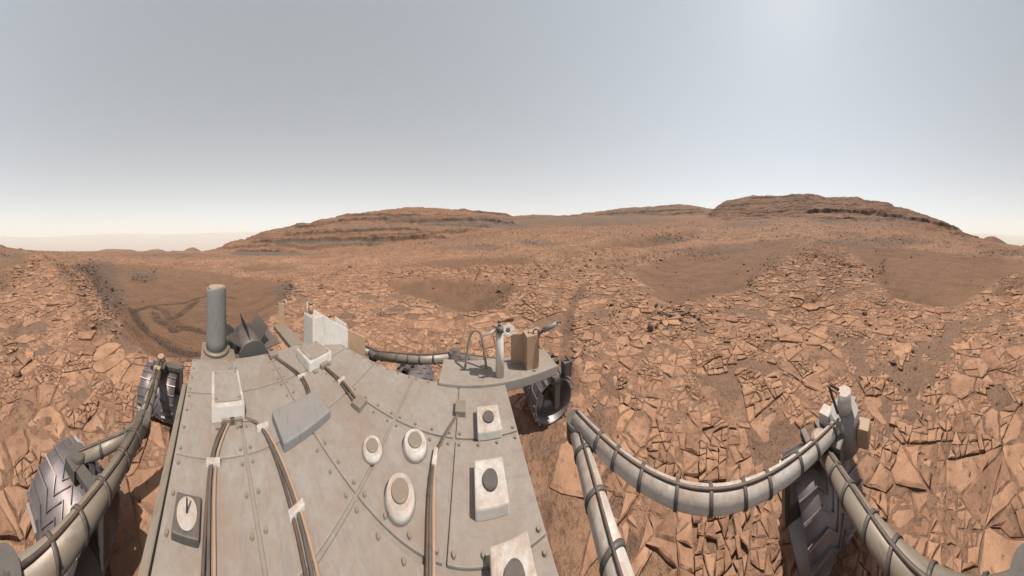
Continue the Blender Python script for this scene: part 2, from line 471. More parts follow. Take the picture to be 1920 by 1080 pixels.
def terrain_material():
    m, nt, b = mat('martian_ground')
    n = N(nt); p = n.pos()
    big = n.noise(p, 0.35, 5, .6)
    medn = n.noise(p, 2.2, 6, .62)
    fine = n.noise(p, 14, 5, .65)
    bed = n.ramp(medn, [(0.30, BED_A), (0.52, BED_B), (0.72, BED_C)])
    bed = n.mix(n.ramp(big, [(.40, 0.0), (.62, 0.75)]), bed, (0.2157, 0.1125, 0.0684))
    bed = n.mix(n.ramp(n.noise(p, 3.1, 5, .7), [(.40, .85), (.47, 0.0)]), bed, (0.115, 0.066, 0.046))
    bed = n.mix(n.ramp(fine, [(.38, 0.75), (.47, 0.0)]), bed, (0.1226, 0.0710, 0.0483))
    rego = n.ramp(n.noise(p, 45, 4, .7), [(0.34, (0.105, 0.064, 0.046)), (0.5, REGO), (0.70, (0.2232, 0.1234, 0.0773))])
    col = n.mix(n.attr('rego'), bed, rego)
    snd = n.ramp(n.noise(p, 1.1, 6, .6), [(0.3, (0.1290, 0.0739, 0.0485)), (0.55, SAND), (0.75, (0.1947, 0.1030, 0.0606))])
    snd = n.mix(n.ramp(n.voronoi(p, 7.0), [(0.03, 0.8), (0.09, 0.0)]), snd, (0.0724, 0.0463, 0.0352))
    snd = n.mix(n.ramp(n.noise(p, 60, 3, .7), [(0.33, .55), (0.45, 0.0)]), snd, (0.0939, 0.0560, 0.0388))
    col = n.mix(n.attr('sand'), col, snd)
    ps = n.scalev(p, 0.012, 0.012, 0.42)
    st = n.noise(ps, 1.0, 6, .68, .35)
    hill = n.ramp(st, [(0.30, (0.1211, 0.0669, 0.0434)), (0.44, (0.1891, 0.0987, 0.0599)), (0.54, (0.2413, 0.1256, 0.0743)), (0.62, (0.1612, 0.0887, 0.0573)), (0.75, (0.2737, 0.1462, 0.0863))])
    hill = n.mix(n.ramp(n.noise(p, 0.09, 6, .65), [(.38, 0.0), (.62, .6)]), hill, (0.2172, 0.1130, 0.0678))
    hill = n.mix(n.ramp(n.noise(p, .9, 4, .7), [(.42, .85), (.51, 0.0)]), hill, (0.0867, 0.0523, 0.0371))
    hill = n.mix(n.attr('riser'), hill, n.ramp(n.noise(p, .5, 4, .7), [(.35, (0.0326, 0.0209, 0.0161)), (.65, (0.0794, 0.0464, 0.0326))]))  # dark cliff rock; overhang shade on the hills is put into this colour
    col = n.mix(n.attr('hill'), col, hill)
    col = n.mix(n.attr('grey'), col, n.ramp(n.noise(p, 0.8, 5, .65), [(.3, (0.0695, 0.0578, 0.0510)), (.7, (0.1309, 0.0951, 0.0745))]))
    col = n.mix(n.attr('track'), col, n.ramp(n.noise(p, 22, 3, .7), [(.35, (0.0543, 0.0336, 0.0261)), (.65, (0.1083, 0.0635, 0.0436))]))
    nt.links.new(col, b.inputs['Base Color'])
    bm1 = n.bump(n.noise(p, 30, 6, .7), 0.5, 0.02)
    bm2 = n.bump(n.noise(p, 3.5, 8, .7), 0.65, 0.14, bm1)
    bm3 = n.bump(n.noise(p, 0.7, 8, .66), 0.5, 0.5, bm2)
    wv = nt.nodes.new('ShaderNodeTexWave'); wv.inputs['Scale'].default_value = 2.6; wv.inputs['Distortion'].default_value = 5.0; wv.inputs['Detail'].default_value = 3.0; wv.inputs['Detail Scale'].default_value = 1.2
    nt.links.new(p, wv.inputs['Vector'])
    bm4 = n.bump(n.math('MULTIPLY', wv.outputs['Fac'], n.attr('sand')), 0.25, 0.05, bm3)
    nt.links.new(bm4, b.inputs['Normal'])
    return m
M_GROUND = terrain_material()

def stone_material(name, A, B, Cc, side, island, dust=0.75):
    m, nt, b = mat(name)
    n = N(nt); p = n.pos()
    g = nt.nodes.new('ShaderNodeNewGeometry')
    if island:
        rnd = g.outputs['Random Per Island']
    else:
        rnd = nt.nodes.new('ShaderNodeObjectInfo').outputs['Random']
    t = n.ramp(n.noise(p, 4.5, 6, .62), [(0.30, A), (0.52, B), (0.74, Cc)])
    lay = n.noise(n.scalev(p, 5, 5, 75), 1.0, 3, .6)
    sidec = n.mix(lay, tuple(v * .7 for v in side), tuple(min(v * 1.25, 1) for v in side))
    sep = nt.nodes.new('ShaderNodeSeparateXYZ')
    nt.links.new(g.outputs['True Normal'], sep.inputs[0])
    up = n.ramp(n.math('ADD', sep.outputs['Z'], n.math('MULTIPLY', n.math('SUBTRACT', n.noise(p, 9, 4, .6), .5), 0.5)), [(0.45, 1 - dust), (0.85, 1.0)])
    col = n.mix(up, sidec, t)
    col = n.mix(n.ramp(n.noise(p, 16, 5, .68), [(.35, 0.8), (.45, 0.0)]), col, (0.1369, 0.0764, 0.0509))
    tint = n.ramp(rnd, [(0.0, (0.72, 0.70, 0.72)), (0.35, (0.92, 0.90, 0.90)), (0.7, (1.0, 1.0, 1.0)), (1.0, (1.14, 1.13, 1.10))])
    col = n.mix(1.0, col, tint, 'MULTIPLY')
    nt.links.new(col, b.inputs['Base Color'])
    b1 = n.bump(n.noise(p, 40, 6, .7), 0.5, 0.012)
    b2 = n.bump(n.noise(n.scalev(p, 1, 1, 5), 7, 7, .68), 0.6, 0.035, b1)
    nt.links.new(b2, b.inputs['Normal'])
    return m
M_SLAB = stone_material('bedrock_slab', BED_A, BED_B, BED_C, (0.1444, 0.0859, 0.0583), False)
M_SLABS = stone_material('bedrock_pieces', BED_A, BED_B, BED_C, (0.1444, 0.0859, 0.0583), True)
M_ROCK = stone_material('loose_stone', (0.1515, 0.0882, 0.0593), (0.2161, 0.1197, 0.0757), (0.2881, 0.1608, 0.1009), (0.1051, 0.0693, 0.0521), False)
M_ROCKS = stone_material('loose_stones', (0.17, 0.097, 0.064), (0.235, 0.133, 0.086), (0.31, 0.178, 0.115), (0.135, 0.084, 0.060), True)
M_RUBBLE = stone_material('dark_rubble', (0.0906, 0.0610, 0.0459), (0.1303, 0.0835, 0.0601), (0.1949, 0.1157, 0.0779), (0.0764, 0.0565, 0.0462), True, .9)

def metal(name, col, rough=0.5, metallic=0.0, dust=0.35, dirt=(0.36, 0.20, 0.125), spec=0.4):
    m, nt, b = mat(name)
    n = N(nt); p = n.pos()
    g = nt.nodes.new('ShaderNodeNewGeometry')
    sep = nt.nodes.new('ShaderNodeSeparateXYZ'); nt.links.new(g.outputs['Normal'], sep.inputs[0])
    base = n.mix(n.noise(p, 30, 5, .6), tuple(v * .86 for v in col), tuple(min(1, v * 1.08) for v in col))
    f = n.math('MULTIPLY', n.ramp(n.noise(p, 26, 8, .75), [(.30, 0.25), (.68, 1.0)]), n.ramp(sep.outputs['Z'], [(0.0, dust * .35), (0.9, dust * 1.2)]))
    c = n.mix(f, base, dirt)
    c = n.mix(n.math('MULTIPLY', n.ramp(n.noise(p, 3.2, 7, .7, .6), [(.42, 0.0), (.66, 1.0)]), n.ramp(sep.outputs['Z'], [(0.2, 0.0), (0.9, dust * .85)])), c, tuple(v * .95 for v in dirt))
    c = n.mix(n.ramp(n.noise(n.scalev(p, 9, 60, 9), 1.0, 3, .6), [(.36, .35), (.42, 0.0)]), c, tuple(v * .55 for v in col))
    nt.links.new(c, b.inputs['Base Color'])
    b.inputs['Roughness'].default_value = rough
    b.inputs['Metallic'].default_value = metallic
    b.inputs['Specular IOR Level'].default_value = spec
    nt.links.new(n.bump(n.noise(p, 60, 4, .6), 0.15, 0.004), b.inputs['Normal'])
    return m
M_WHITE = metal('white_paint', (0.58, 0.57, 0.545), 0.5, dust=.75, dirt=(0.27, 0.165, 0.11))
M_DECK = metal('deck_paint', (0.27, 0.255, 0.235), 0.6, dust=.62, dirt=(0.20, 0.128, 0.088))
M_GREY = metal('grey_paint', (0.165, 0.172, 0.175), 0.5, dust=.2)
M_DGREY = metal('dark_grey', (0.055, 0.056, 0.056), 0.5, dust=.3, dirt=(0.20, 0.125, 0.085))
M_BLACK = metal('black_cable', (0.02, 0.02, 0.022), 0.55, dust=.2)
M_ALU = metal('wheel_aluminium', (0.19, 0.205, 0.245), 0.48, metallic=.55, dust=.7, dirt=(0.20, 0.125, 0.086))
M_STRUT = metal('strut_titanium', (0.21, 0.195, 0.165), 0.5, metallic=.25, dust=.5, dirt=(0.26, 0.165, 0.11))
M_TAN = metal('tan_cap', (0.36, 0.245, 0.165), 0.6, dust=.6, dirt=(0.28, 0.17, 0.11))
M_PINK = metal('warning_label', (0.55, 0.22, 0.19), 0.6, dust=.3)
M_GOLD = metal('gold_foil', (0.42, 0.27, 0.11), 0.4, metallic=.5, dust=.3)

# ------------------------------------------------------------------ mesh helpers
def link(o, parent=None, keep=True):
    C.objects.link(o)
    if parent is not None:
        o.parent = parent
        if keep:
            bpy_m = Matrix.Translation(parent.location) if parent.parent is None else None
            if bpy_m is not None:
                o.matrix_parent_inverse = bpy_m.inverted()
    return o
def fast_mesh(name, V, F, smooth=True):
    me = bpy.data.meshes.new(name)
    V = np.asarray(V, np.float32); F = np.asarray(F, np.int32)
    k = F.shape[1]
    me.vertices.add(len(V)); me.vertices.foreach_set('co', V.ravel())
    me.loops.add(F.size); me.loops.foreach_set('vertex_index', F.ravel())
    me.polygons.add(len(F))
    me.polygons.foreach_set('loop_start', np.arange(0, F.size, k, dtype=np.int32))
    me.polygons.foreach_set('use_smooth', np.full(len(F), smooth))
    me.update(calc_edges=True)
    return me
def set_attr(me, name, vals):
    a = me.attributes.new(name, 'FLOAT', 'POINT')
    a.data.foreach_set('value', np.asarray(vals, np.float32))

# ------------------------------------------------------------------ terrain meshes
NC = 1440
def geo(a, b, ratio):
    n = max(2, int(math.ceil(math.log(b / a) / math.log(ratio))))
    return np.exp(np.linspace(math.log(a), math.log(b), n, endpoint=False))
ROWS = np.concatenate([[0.25, 0.5, 0.75], geo(0.95, 10, 1.0098), geo(10, 90, 1.0088), geo(90, 440, 1.0056), geo(440, 560, 1.05), [560.]])
NR = len(ROWS)
azp = np.arange(NC) / NC * 1920
ang = (azp / 1920 - .5) * 2 * PI
RR, AA = np.meshgrid(ROWS, ang, indexing='ij')
X = (RR * np.sin(AA)).ravel(); Y = (RR * np.cos(AA)).ravel()
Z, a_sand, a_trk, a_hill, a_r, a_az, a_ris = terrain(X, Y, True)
PYV = HOR - KX * (Z - CAMZ) / a_r
GREYS = [(1080, 414, 190, 10, .5), (620, 455, 120, 5, .6), (500, 476, 85, 4, .85), (880, 420, 110, 6, .75), (960, 424, 60, 5, .6), (300, 478, 90, 5, .35), (340, 483, 14, 2.5, .6),
         (1200, 402, 60, 8, .45), (1640, 455, 120, 9, .55), (1560, 414, 45, 4, .6), (1660, 412, 70, 5, .4), (1000, 456, 45, 7, .45), (890, 464, 60, 7, .45), (1260, 449, 40, 5, .6), (190, 540, 45, 60, .55), (165, 505, 30, 12, .6), (265, 515, 30, 9, .6),
         (540, 552, 22, 24, .6), (770, 585, 70, 8, .35), (1880, 474, 50, 8, .5), (1330, 471, 90, 6, .4), (20, 480, 40, 6, .6), (700, 425, 100, 6, .3), (1400, 420, 60, 6, .45), (760, 412, 60, 6, .3)]
a_grey = np.zeros_like(Z)
jx = 22 * fbm(X / np.maximum(a_r, 1) * 9, Y / np.maximum(a_r, 1) * 9 + np.log(a_r) * 4, 4, 91)
for (gx, gy, rx, ry, s) in GREYS:
    d = ((a_az - gx + jx) / rx) ** 2 + ((PYV - gy + jx * ry / rx * .6) / ry) ** 2
    a_grey = np.maximum(a_grey, s * (1 - sstep(0.35, 1.25, d)))
a_hill = np.maximum(a_hill, .72 * sstep(22, 105, a_r))
_gap = np.maximum(sstep(.22, .40, fbm(X / .8, Y / .8, 3, 131)), sstep(.38, .56, fbm(X / .33, Y / .33, 2, 137)))
a_rego = (1 - sstep(9.5, 12.5, a_r)) * (1 - a_sand) * (0.28 + 0.67 * _gap)
a_rego = np.maximum(a_rego, 0.75 * (1 - a_sand) * (1 - a_hill) * sstep(0.0, 0.35, fbm(X / 2.2, Y / 2.2, 4, 95) - .02) * (1 - sstep(60, 120, a_r)))

def grid_part(name, r0, r1, c0, c1, wrap=False):
    ri = np.arange(r0, r1 + 1)
    ci = np.arange(c0, c1 + (0 if wrap else 1)) % NC
    idx = (ri[:, None] * NC + ci[None, :])
    nr, nc = idx.shape
    flat = idx.ravel()
    loc = np.arange(nr * nc).reshape(nr, nc)
    nxt = np.roll(loc, -1, 1)
    a = loc[:-1, :]; b = nxt[:-1, :]; c = nxt[1:, :]; d = loc[1:, :]
    if not wrap:
        a, b, c, d = a[:, :-1], b[:, :-1], c[:, :-1], d[:, :-1]
    F = np.stack([a.ravel(), d.ravel(), c.ravel(), b.ravel()], 1)
    me = fast_mesh(name, np.stack([X[flat], Y[flat], Z[flat]], 1), F)
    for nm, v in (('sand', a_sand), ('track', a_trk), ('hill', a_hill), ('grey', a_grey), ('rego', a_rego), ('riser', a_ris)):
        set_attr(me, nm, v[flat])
    me.materials.append(M_GROUND)
    o = bpy.data.objects.new(name, me)
    link(o)
    o['kind'] = 'structure'
    return o
RH = int(np.searchsorted(ROWS, 88))
ground = grid_part('ground', 0, RH, 0, NC, True)
ground['label'] = 'rust coloured bedrock plain with sandy hollows'
def cc(px): return int(round(px / 1920 * NC))
for nm, x0, x1, lab in (('hill', 380, 985, 'long layered brown hill with dark ledges left of the saddle'),
                        ('hill', 985, 1334, 'low ridge with a grey blue slope between the two hills'),
                        ('hill', 1334, 1850, 'tall rounded hill with a dark overhanging cliff band'),
                        ('plain', 1850, 2300, 'distant brown plain with low ledges beside the crater haze')):
    o = grid_part(nm, RH, NR - 1, cc(x0), cc(x1))
    o['label'] = lab

# ------------------------------------------------------------------ crater floor, far rim, distant mesas
def polar_sheet(name, rows, zfun, cols=720, material=None, c0=0.0, c1=1920.0, label=None):
    wrap = abs(c1 - c0 - 1920) < 1e-6
    a = np.linspace(c0, c1, cols, endpoint=not wrap)
    th = (a / 1920 - .5) * 2 * PI
    R_, T_ = np.meshgrid(rows, th, indexing='ij'); _, A_ = np.meshgrid(rows, a, indexing='ij')
    xx = R_ * np.sin(T_); yy = R_ * np.cos(T_)
    zz = zfun(A_, R_, xx, yy)
    nr, nc = R_.shape
    loc = np.arange(nr * nc).reshape(nr, nc); nx = np.roll(loc, -1, 1)
    q = [loc[:-1], loc[1:], nx[1:], nx[:-1]]
    if not wrap: q = [k[:, :-1] for k in q]
    me = fast_mesh(name, np.stack([xx.ravel(), yy.ravel(), zz.ravel()], 1), np.stack([k.ravel() for k in q], 1))
    for nm in ('sand', 'track', 'grey', 'rego', 'riser'):
        set_attr(me, nm, np.zeros(nr * nc))
    set_attr(me, 'hill', np.ones(nr * nc))
    me.materials.append(material or M_GROUND)
    o = bpy.data.objects.new(name, me); link(o); o['kind'] = 'structure'
    if label: o['label'] = label
    return o
polar_sheet('crater_floor', np.array([430., 700, 1100, 1700, 2600, 4000, 6500, 10000, 14000, 17500]),
            lambda A, R, x, y: -110 - 250 * sstep(500, 5000, R) + fbm(x / 900, y / 900, 3, 301) * 14 * sstep(450, 2500, R), 360, label='pale hazy crater floor far below the plain')
def rimz(A, R, x, y):
    s = np.clip((R - 15000) / 5000, 0, 1)
    th = A / 1920 * 2 * PI
    yr = 439.5 + 3.4 * np.sin(th * 3 + 1.0) + 2.0 * np.sin(th * 7 + .4) + 1.6 * fbm(np.cos(th) * 7, np.sin(th) * 7, 5, 311)
    zc = CAMZ + 20000 * (HOR - yr) / KX
    return -380 + (zc + 380) * s ** 1.25 + fbm(x / 1100, y / 1100, 5, 313) * 200 * s * (1 - s) * 3
polar_sheet('crater_rim', np.linspace(15000, 20000, 60), rimz, 1000, label='faint far crater rim fading in the dusty haze')

def mesa(px0, px1, rc, pts, depth, label, seed, sharp=1.0):
    p = np.array(pts, float)
    def zf(A, R, x, y):
        yr = np.interp(A, p[:, 0], p[:, 1])
        s = (R - rc) / depth
        zc = CAMZ + rc * (HOR - yr) / KX
        zb = CAMZ + rc * (HOR - 474) / KX - 4
        f = np.where(s < 0, np.clip(1 + s, 0, 1) ** 0.9, np.clip(1 - s, 0, 1))
        z = zb + (zc - zb) * f
        h = rc / 300
        z = z + fbm(x / (9 * h), y / (9 * h), 4, seed) * 0.55 * h
        w = z + fbm(x / (30 * h), y / (30 * h), 3, seed + 3) * 1.0 * h
        return z + (terrace(w, 1.7 * h, .3) - w) * 0.7
    o = polar_sheet('hill', rc + np.linspace(-depth, depth, 44), zf, max(24, int((px1 - px0) * 1.6)), c0=px0, c1=px1, label=label)
    return o
mesa(-14, 30, 150, [(-14, 470), (-4, 460), (2, 457.5), (8, 460), (16, 465), (30, 474)], 40, 'dark rounded knoll at the left edge of the view', 401)
mesa(28, 62, 190, [(28, 471), (34, 466), (38, 464), (42, 465.5), (46, 469), (62, 476)], 26, 'tiny dark pointed knoll near the left edge', 405)
mesa(82, 138, 1400, [(82, 476), (95, 473), (107, 471), (112, 472), (121, 472), (128, 474), (138, 477)], 150, 'hazy double knoll in the gap of the left plain', 409)
mesa(128, 272, 800, [(128, 477), (146, 471.5), (170, 471), (185, 469.5), (200, 466.2), (225, 466.5), (245, 467.5), (255, 469.5), (272, 476)], 160, 'long low hazy mesa on the left horizon', 413)
mesa(256, 318, 520, [(256, 474), (270, 470.5), (285, 467.3), (298, 466.5), (306, 468), (318, 475)], 60, 'flat low mesa right of the long hazy mesa', 417)
mesa(316, 386, 430, [(316, 475), (323, 468.6), (328, 469.8), (344, 470), (350, 466), (358, 463.6), (364, 463), (370, 466), (378, 471), (386, 476)], 50, 'small conical butte left of the layered hill', 421)
mesa(376, 425, 700, [(376, 475), (384, 469), (400, 468.4), (425, 468.4)], 60, 'low hazy bench at the foot of the layered hill', 425)
mesa(1838, 1900, 420, [(1838, 452), (1848, 443.5), (1858, 441.5), (1864, 442.5), (1874, 447), (1888, 456), (1900, 466)], 50, 'small orange butte below the right hill', 429)
mesa(700, 770, 520, [(700, 402), (715, 393.5), (728, 391.2), (742, 389.5), (770, 400)], 60, 'pale far ridge peeping over the layered hill', 431)
mesa(955, 1075, 800, [(955, 410), (968, 402.2), (985, 402), (1000, 400.6), (1020, 401.2), (1040, 402.4), (1055, 404), (1075, 410)], 120, 'sunlit pitted orange ridge seen through the saddle', 435)

# ------------------------------------------------------------------ bedrock slabs
def clip(poly, nx, ny, c):
    out = []
    for i in range(len(poly)):
        a = poly[i]; b = poly[(i + 1) % len(poly)]
        da = a[0] * nx + a[1] * ny - c; db = b[0] * nx + b[1] * ny - c
        if da <= 0: out.append(a)
        if (da < 0) != (db < 0) and da != db:
            t = da / (da - db)
            out.append((a[0] + (b[0] - a[0]) * t, a[1] + (b[1] - a[1]) * t))
    return out
RMAX = 12.5
pts = []
while len(pts) < 3900:
    r = 0.9 + (RMAX + .1) * random.random() ** (1 / 1.4) ; t = random.uniform(0, 2 * PI)
    dens = 0.35 + 0.65 * (0.5 + 0.5 * math.sin(t * 5 + r * 1.7) * math.sin(r * 2.3 + t * 2))
    if random.random() < dens:
        pts.append((r * math.sin(t), r * math.cos(t)))
# broad round slabs that stand out of the pavement
def special(px, py):
    x, y, z, r = seen_at(px, py)
    return x, y, r
SPEC = [(special(1266, 684), 31), (special(1547, 692), 26), (special(1830, 690), 24)]
PT = np.array(pts)
for (sx, sy, sr), wpx in SPEC:
    rad = wpx / KX * sr * 1.35
    PT = PT[np.hypot(PT[:, 0] - sx, PT[:, 1] - sy) > rad]
    PT = np.vstack([PT] + [[[sx, sy]]])
aspect_dir = math.radians(25)
ca, sa = math.cos(aspect_dir), math.sin(aspect_dir)
Q = np.stack([(PT[:, 0] * ca + PT[:, 1] * sa), (-PT[:, 0] * sa + PT[:, 1] * ca) * 1.35], 1)   # bedding makes the plates longer one way
cells = []
cellgrid = {}
G = 0.6
for i, q in enumerate(Q):
    cellgrid.setdefault((int(q[0] // G), int(q[1] // G)), []).append(i)
def parea(p):
    return abs(sum(p[k][0] * p[(k + 1) % len(p)][1] - p[(k + 1) % len(p)][0] * p[k][1] for k in range(len(p)))) / 2
def pcen(p):
    return sum(a[0] for a in p) / len(p), sum(a[1] for a in p) / len(p)
for i, q in enumerate(Q):
    r = math.hypot(*PT[i])
    if r > RMAX: continue
    gx, gy = int(q[0] // G), int(q[1] // G)
    nb = [j for dx in (-2, -1, 0, 1, 2) for dy in (-2, -1, 0, 1, 2) for j in cellgrid.get((gx + dx, gy + dy), ()) if j != i]
    nb.sort(key=lambda j: (Q[j][0] - q[0]) ** 2 + (Q[j][1] - q[1]) ** 2)
    H = .7
    poly = [(q[0] - H, q[1] - H), (q[0] + H, q[1] - H), (q[0] + H, q[1] + H), (q[0] - H, q[1] + H)]
    for j in nb[:26]:
        nx, ny = Q[j][0] - q[0], Q[j][1] - q[1]
        poly = clip(poly, nx, ny, nx * (Q[j][0] + q[0]) / 2 + ny * (Q[j][1] + q[1]) / 2)
        if len(poly) < 3: break
    if len(poly) < 3: continue
    poly = [(a * ca - b / 1.35 * sa, a * sa + b / 1.35 * ca) for a, b in poly]
    keep = i >= len(PT) - len(SPEC)
    if keep:
        (sx, sy, sr), wpx = SPEC[i - (len(PT) - len(SPEC))]
        rad = wpx / KX * sr
        poly = [(sx + rad * random.uniform(.92, 1.06) * math.cos(k * PI / 8), sy + rad * random.uniform(.92, 1.06) * math.sin(k * PI / 8)) for k in range(16)]
    cells.append((poly, keep, r))
# break each plate along two joint directions into pieces that stay in one plane
pieces = []
plane = []
for poly, keep, r in cells:
    cx, cy = pcen(poly)
    sh_ = 1.0 if keep else max(.8, 1 - random.uniform(.004, .020) / math.sqrt(max(parea(poly), .003)))
    poly = [(cx + (a - cx) * sh_, cy + (b - cy) * sh_) for a, b in poly]
    size0 = math.sqrt(parea(poly))
    pl = (cx, cy, random.uniform(-0.001, 0.006) + min(.024, size0 * random.choice((0, .01, .03, .07))), random.gauss(0, .018), random.gauss(0, .018))
    thr = random.choice((.004, .007, .012, .02, .05, .2)) * (.6 + r / 5)
    if keep: thr = .045
    stack = [poly]
    while stack:
        q = stack.pop()
        A = parea(q)
        if A < 4e-4 or len(q) < 3: continue
        if A > thr * random.uniform(.7, 1.6):
            qx, qy = pcen(q)
            best = 0
            for cand in (.45, 1.95, 1.2, 2.7):
                pr = [v[0] * math.cos(cand) + v[1] * math.sin(cand) for v in q]
                w_ = (max(pr) - min(pr)) * (1 if cand in (.45, 1.95) else .8) * random.uniform(.8, 1.2)
                if w_ > best: best, th = w_, cand
            th += random.gauss(0, .22)
            nx, ny = math.cos(th), math.sin(th)
            w = math.sqrt(A)
            c = nx * qx + ny * qy + random.uniform(-.22, .22) * w
            g2 = random.uniform(.001, .0045)
            for h in (clip(q, nx, ny, c - g2), clip(q, -nx, -ny, -c - g2)):
                if len(h) >= 3 and parea(h) < A * .97: stack.append(h)
            continue
        pieces.append((q, keep)); plane.append(pl)
cen = np.array([[sum(p[0] for p in q) / len(q), sum(p[1] for p in q) / len(q)] for q, k in pieces])
cr = np.hypot(cen[:, 0], cen[:, 1]); caz = (np.arctan2(cen[:, 0], cen[:, 1]) / (2 * PI) + .5) * 1920
csd = sand_sdf(caz, np.log(cr), cen[:, 0], cen[:, 1])
ctr = track_d(caz, np.log(cr))
gap = fbm(cen[:, 0] / .8, cen[:, 1] / .8, 3, 131)
gap2 = fbm(cen[:, 0] / .33, cen[:, 1] / .33, 2, 137)
slabs = []
for k, (poly, keep) in enumerate(pieces):
    x, y = cen[k]
    if csd[k] > -0.02 or ctr[k] < .16: continue
    if not keep and (gap[k] > 0.40 or gap2[k] > .58 or random.random() < .07): continue
    if 350 < caz[k] < 1055 and cr[k] < 2.0: continue
    area = abs(sum(poly[i][0] * poly[(i + 1) % len(poly)][1] - poly[(i + 1) % len(poly)][0] * poly[i][1] for i in range(len(poly)))) / 2
    if area < 0.0012: continue
    size = math.sqrt(area)
    # outline: broken, uneven edges
    ring = []
    n = len(poly)
    for i in range(n):
        ax, ay = poly[i]; bx, by = poly[(i + 1) % n]
        l = math.hypot(bx - ax, by - ay)
        m = 1 if l < .06 else (2 if l < .18 else 3)
        for s in range(m):
            t = s / m
            jx_, jy_ = random.gauss(0, .022 * l + .0015), random.gauss(0, .022 * l + .0015)
            ring.append((ax + (bx - ax) * t + jx_, ay + (by - ay) * t + jy_))
    slabs.append((ring, x, y, size, cr[k], keep, plane[k]))
AX = np.array([p for s in slabs for p in s[0]])
# ground height on a smooth footing: bilinear read of the terrain at the slab corners
SZ = terrain(AX[:, 0].copy(), AX[:, 1].copy())
CZ = terrain(np.array([s[1] for s in slabs]), np.array([s[2] for s in slabs]))
def slab_geo(ring, x, y, size, zc, zr, keep, pl):
    n = len(ring)
    px_, py_, off, ta, tb = pl
    off += random.gauss(0, .003)
    ta += random.gauss(0, .015); tb += random.gauss(0, .015)
    off += ta * (x - px_) * .9 + tb * (y - py_) * .9
    if not keep and random.random() < .03:
        ta += random.gauss(0, .2); tb += random.gauss(0, .2); off += .018
    off = max(off, .001)
    zm = float(np.mean(zr))
    V = []; F = []
    bev = min(.012, size * .09)
    for (a, b), zz in zip(ring, zr):
        tz = 0.5 * zm + 0.5 * zz + off + ta * (a - x) + tb * (b - y)
        V.append((a, b, min(zz, tz) - .07))
    for (a, b), zz in zip(ring, zr):
        tz = 0.5 * zm + 0.5 * zz + off + ta * (a - x) + tb * (b - y)
        V.append((a, b, tz - bev * random.uniform(.4, 1.3)))
    k = 1 - bev * 1.5 / max(size * .5, .02)
    for (a, b), zz in zip(ring, zr):
        a2, b2 = x + (a - x) * k, y + (b - y) * k
        V.append((a2, b2, 0.5 * zm + 0.5 * zz + off + ta * (a2 - x) + tb * (b2 - y) + random.gauss(0, .0025)))
    V.append((x, y, 0.5 * zm + 0.5 * zc + off + random.gauss(0, .004)))
    for i in range(n):
        j = (i + 1) % n
        for o in (0, n):
            F.append((o + i, o + j, o + n + j)); F.append((o + i, o + n + j, o + n + i))
        F.append((2 * n + i, 2 * n + j, 3 * n))
    return V, F
geoms = []
o_ = 0
for k, (ring, x, y, size, r, keep, pl) in enumerate(slabs):
    zr = SZ[o_:o_ + len(ring)]; o_ += len(ring)
    geoms.append((slab_geo(ring, x, y, size, CZ[k], zr, keep, pl), size / r, x, y, keep, size))
def ccw_fix(V, F):
    a = V[F[-1][0]]; b = V[F[-1][1]]; c = V[F[-1][2]]
    nz = (b[0] - a[0]) * (c[1] - a[1]) - (b[1] - a[1]) * (c[0] - a[0])
    return F if nz > 0 else [(f[0], f[2], f[1]) for f in F]
order = sorted(range(len(geoms)), key=lambda k: (-9 if geoms[k][4] else 0) - geoms[k][1])
rest_V, rest_F = [], []
speclab = ['broad round tan slab with a small dark pit', 'smooth round slab near the front edge', None]
nsp = 0
for rank, k in enumerate(order):
    (V, F), sr, x, y, keep, size = geoms[k]
    F = ccw_fix(V, F)
    if rank < 300:
        z0 = V[-1][2]
        me = fast_mesh('slab', np.array(V) - np.array([x, y, z0]), F, False)
        me.materials.append(M_SLAB)
        o = bpy.data.objects.new('slab', me)
        o.location = (x, y, z0)
        link(o, ground)
    else:
        b0 = len(rest_V)
        rest_V.extend(V); rest_F.extend([(f[0] + b0, f[1] + b0, f[2] + b0) for f in F])
me = fast_mesh('broken_slabs', rest_V, rest_F, False)
me.materials.append(M_SLABS)
o = bpy.data.objects.new('broken_slabs', me); link(o, ground); o['kind'] = 'stuff'

# ------------------------------------------------------------------ loose stones
def rock_template(seed, flat):
    rr = random.Random(seed)
    bm = bmesh.new()
    for i in range(rr.randint(9, 12)):
        v = Vector((rr.gauss(0, 1), rr.gauss(0, 1), rr.gauss(0, 1))).normalized()
        bm.verts.new((v.x * .5 * rr.uniform(.8, 1.1), v.y * .38 * rr.uniform(.8, 1.1), v.z * .5 * flat * rr.uniform(.75, 1.1)))
    res = bmesh.ops.convex_hull(bm, input=bm.verts)
    bmesh.ops.delete(bm, geom=[g for g in res['geom_interior'] if isinstance(g, bmesh.types.BMVert)], context='VERTS')
    bmesh.ops.triangulate(bm, faces=bm.faces)
    bmesh.ops.recalc_face_normals(bm, faces=bm.faces)
    bm.verts.ensure_lookup_table()
    V = np.array([v.co[:] for v in bm.verts]); bm.verts.index_update()
    F = np.array([[v.index for v in f.verts] for f in bm.faces])
    bm.free()
    return V, F
TEMPL = [rock_template(500 + i, [.35, .5, .7, .3][i % 4]) for i in range(16)]

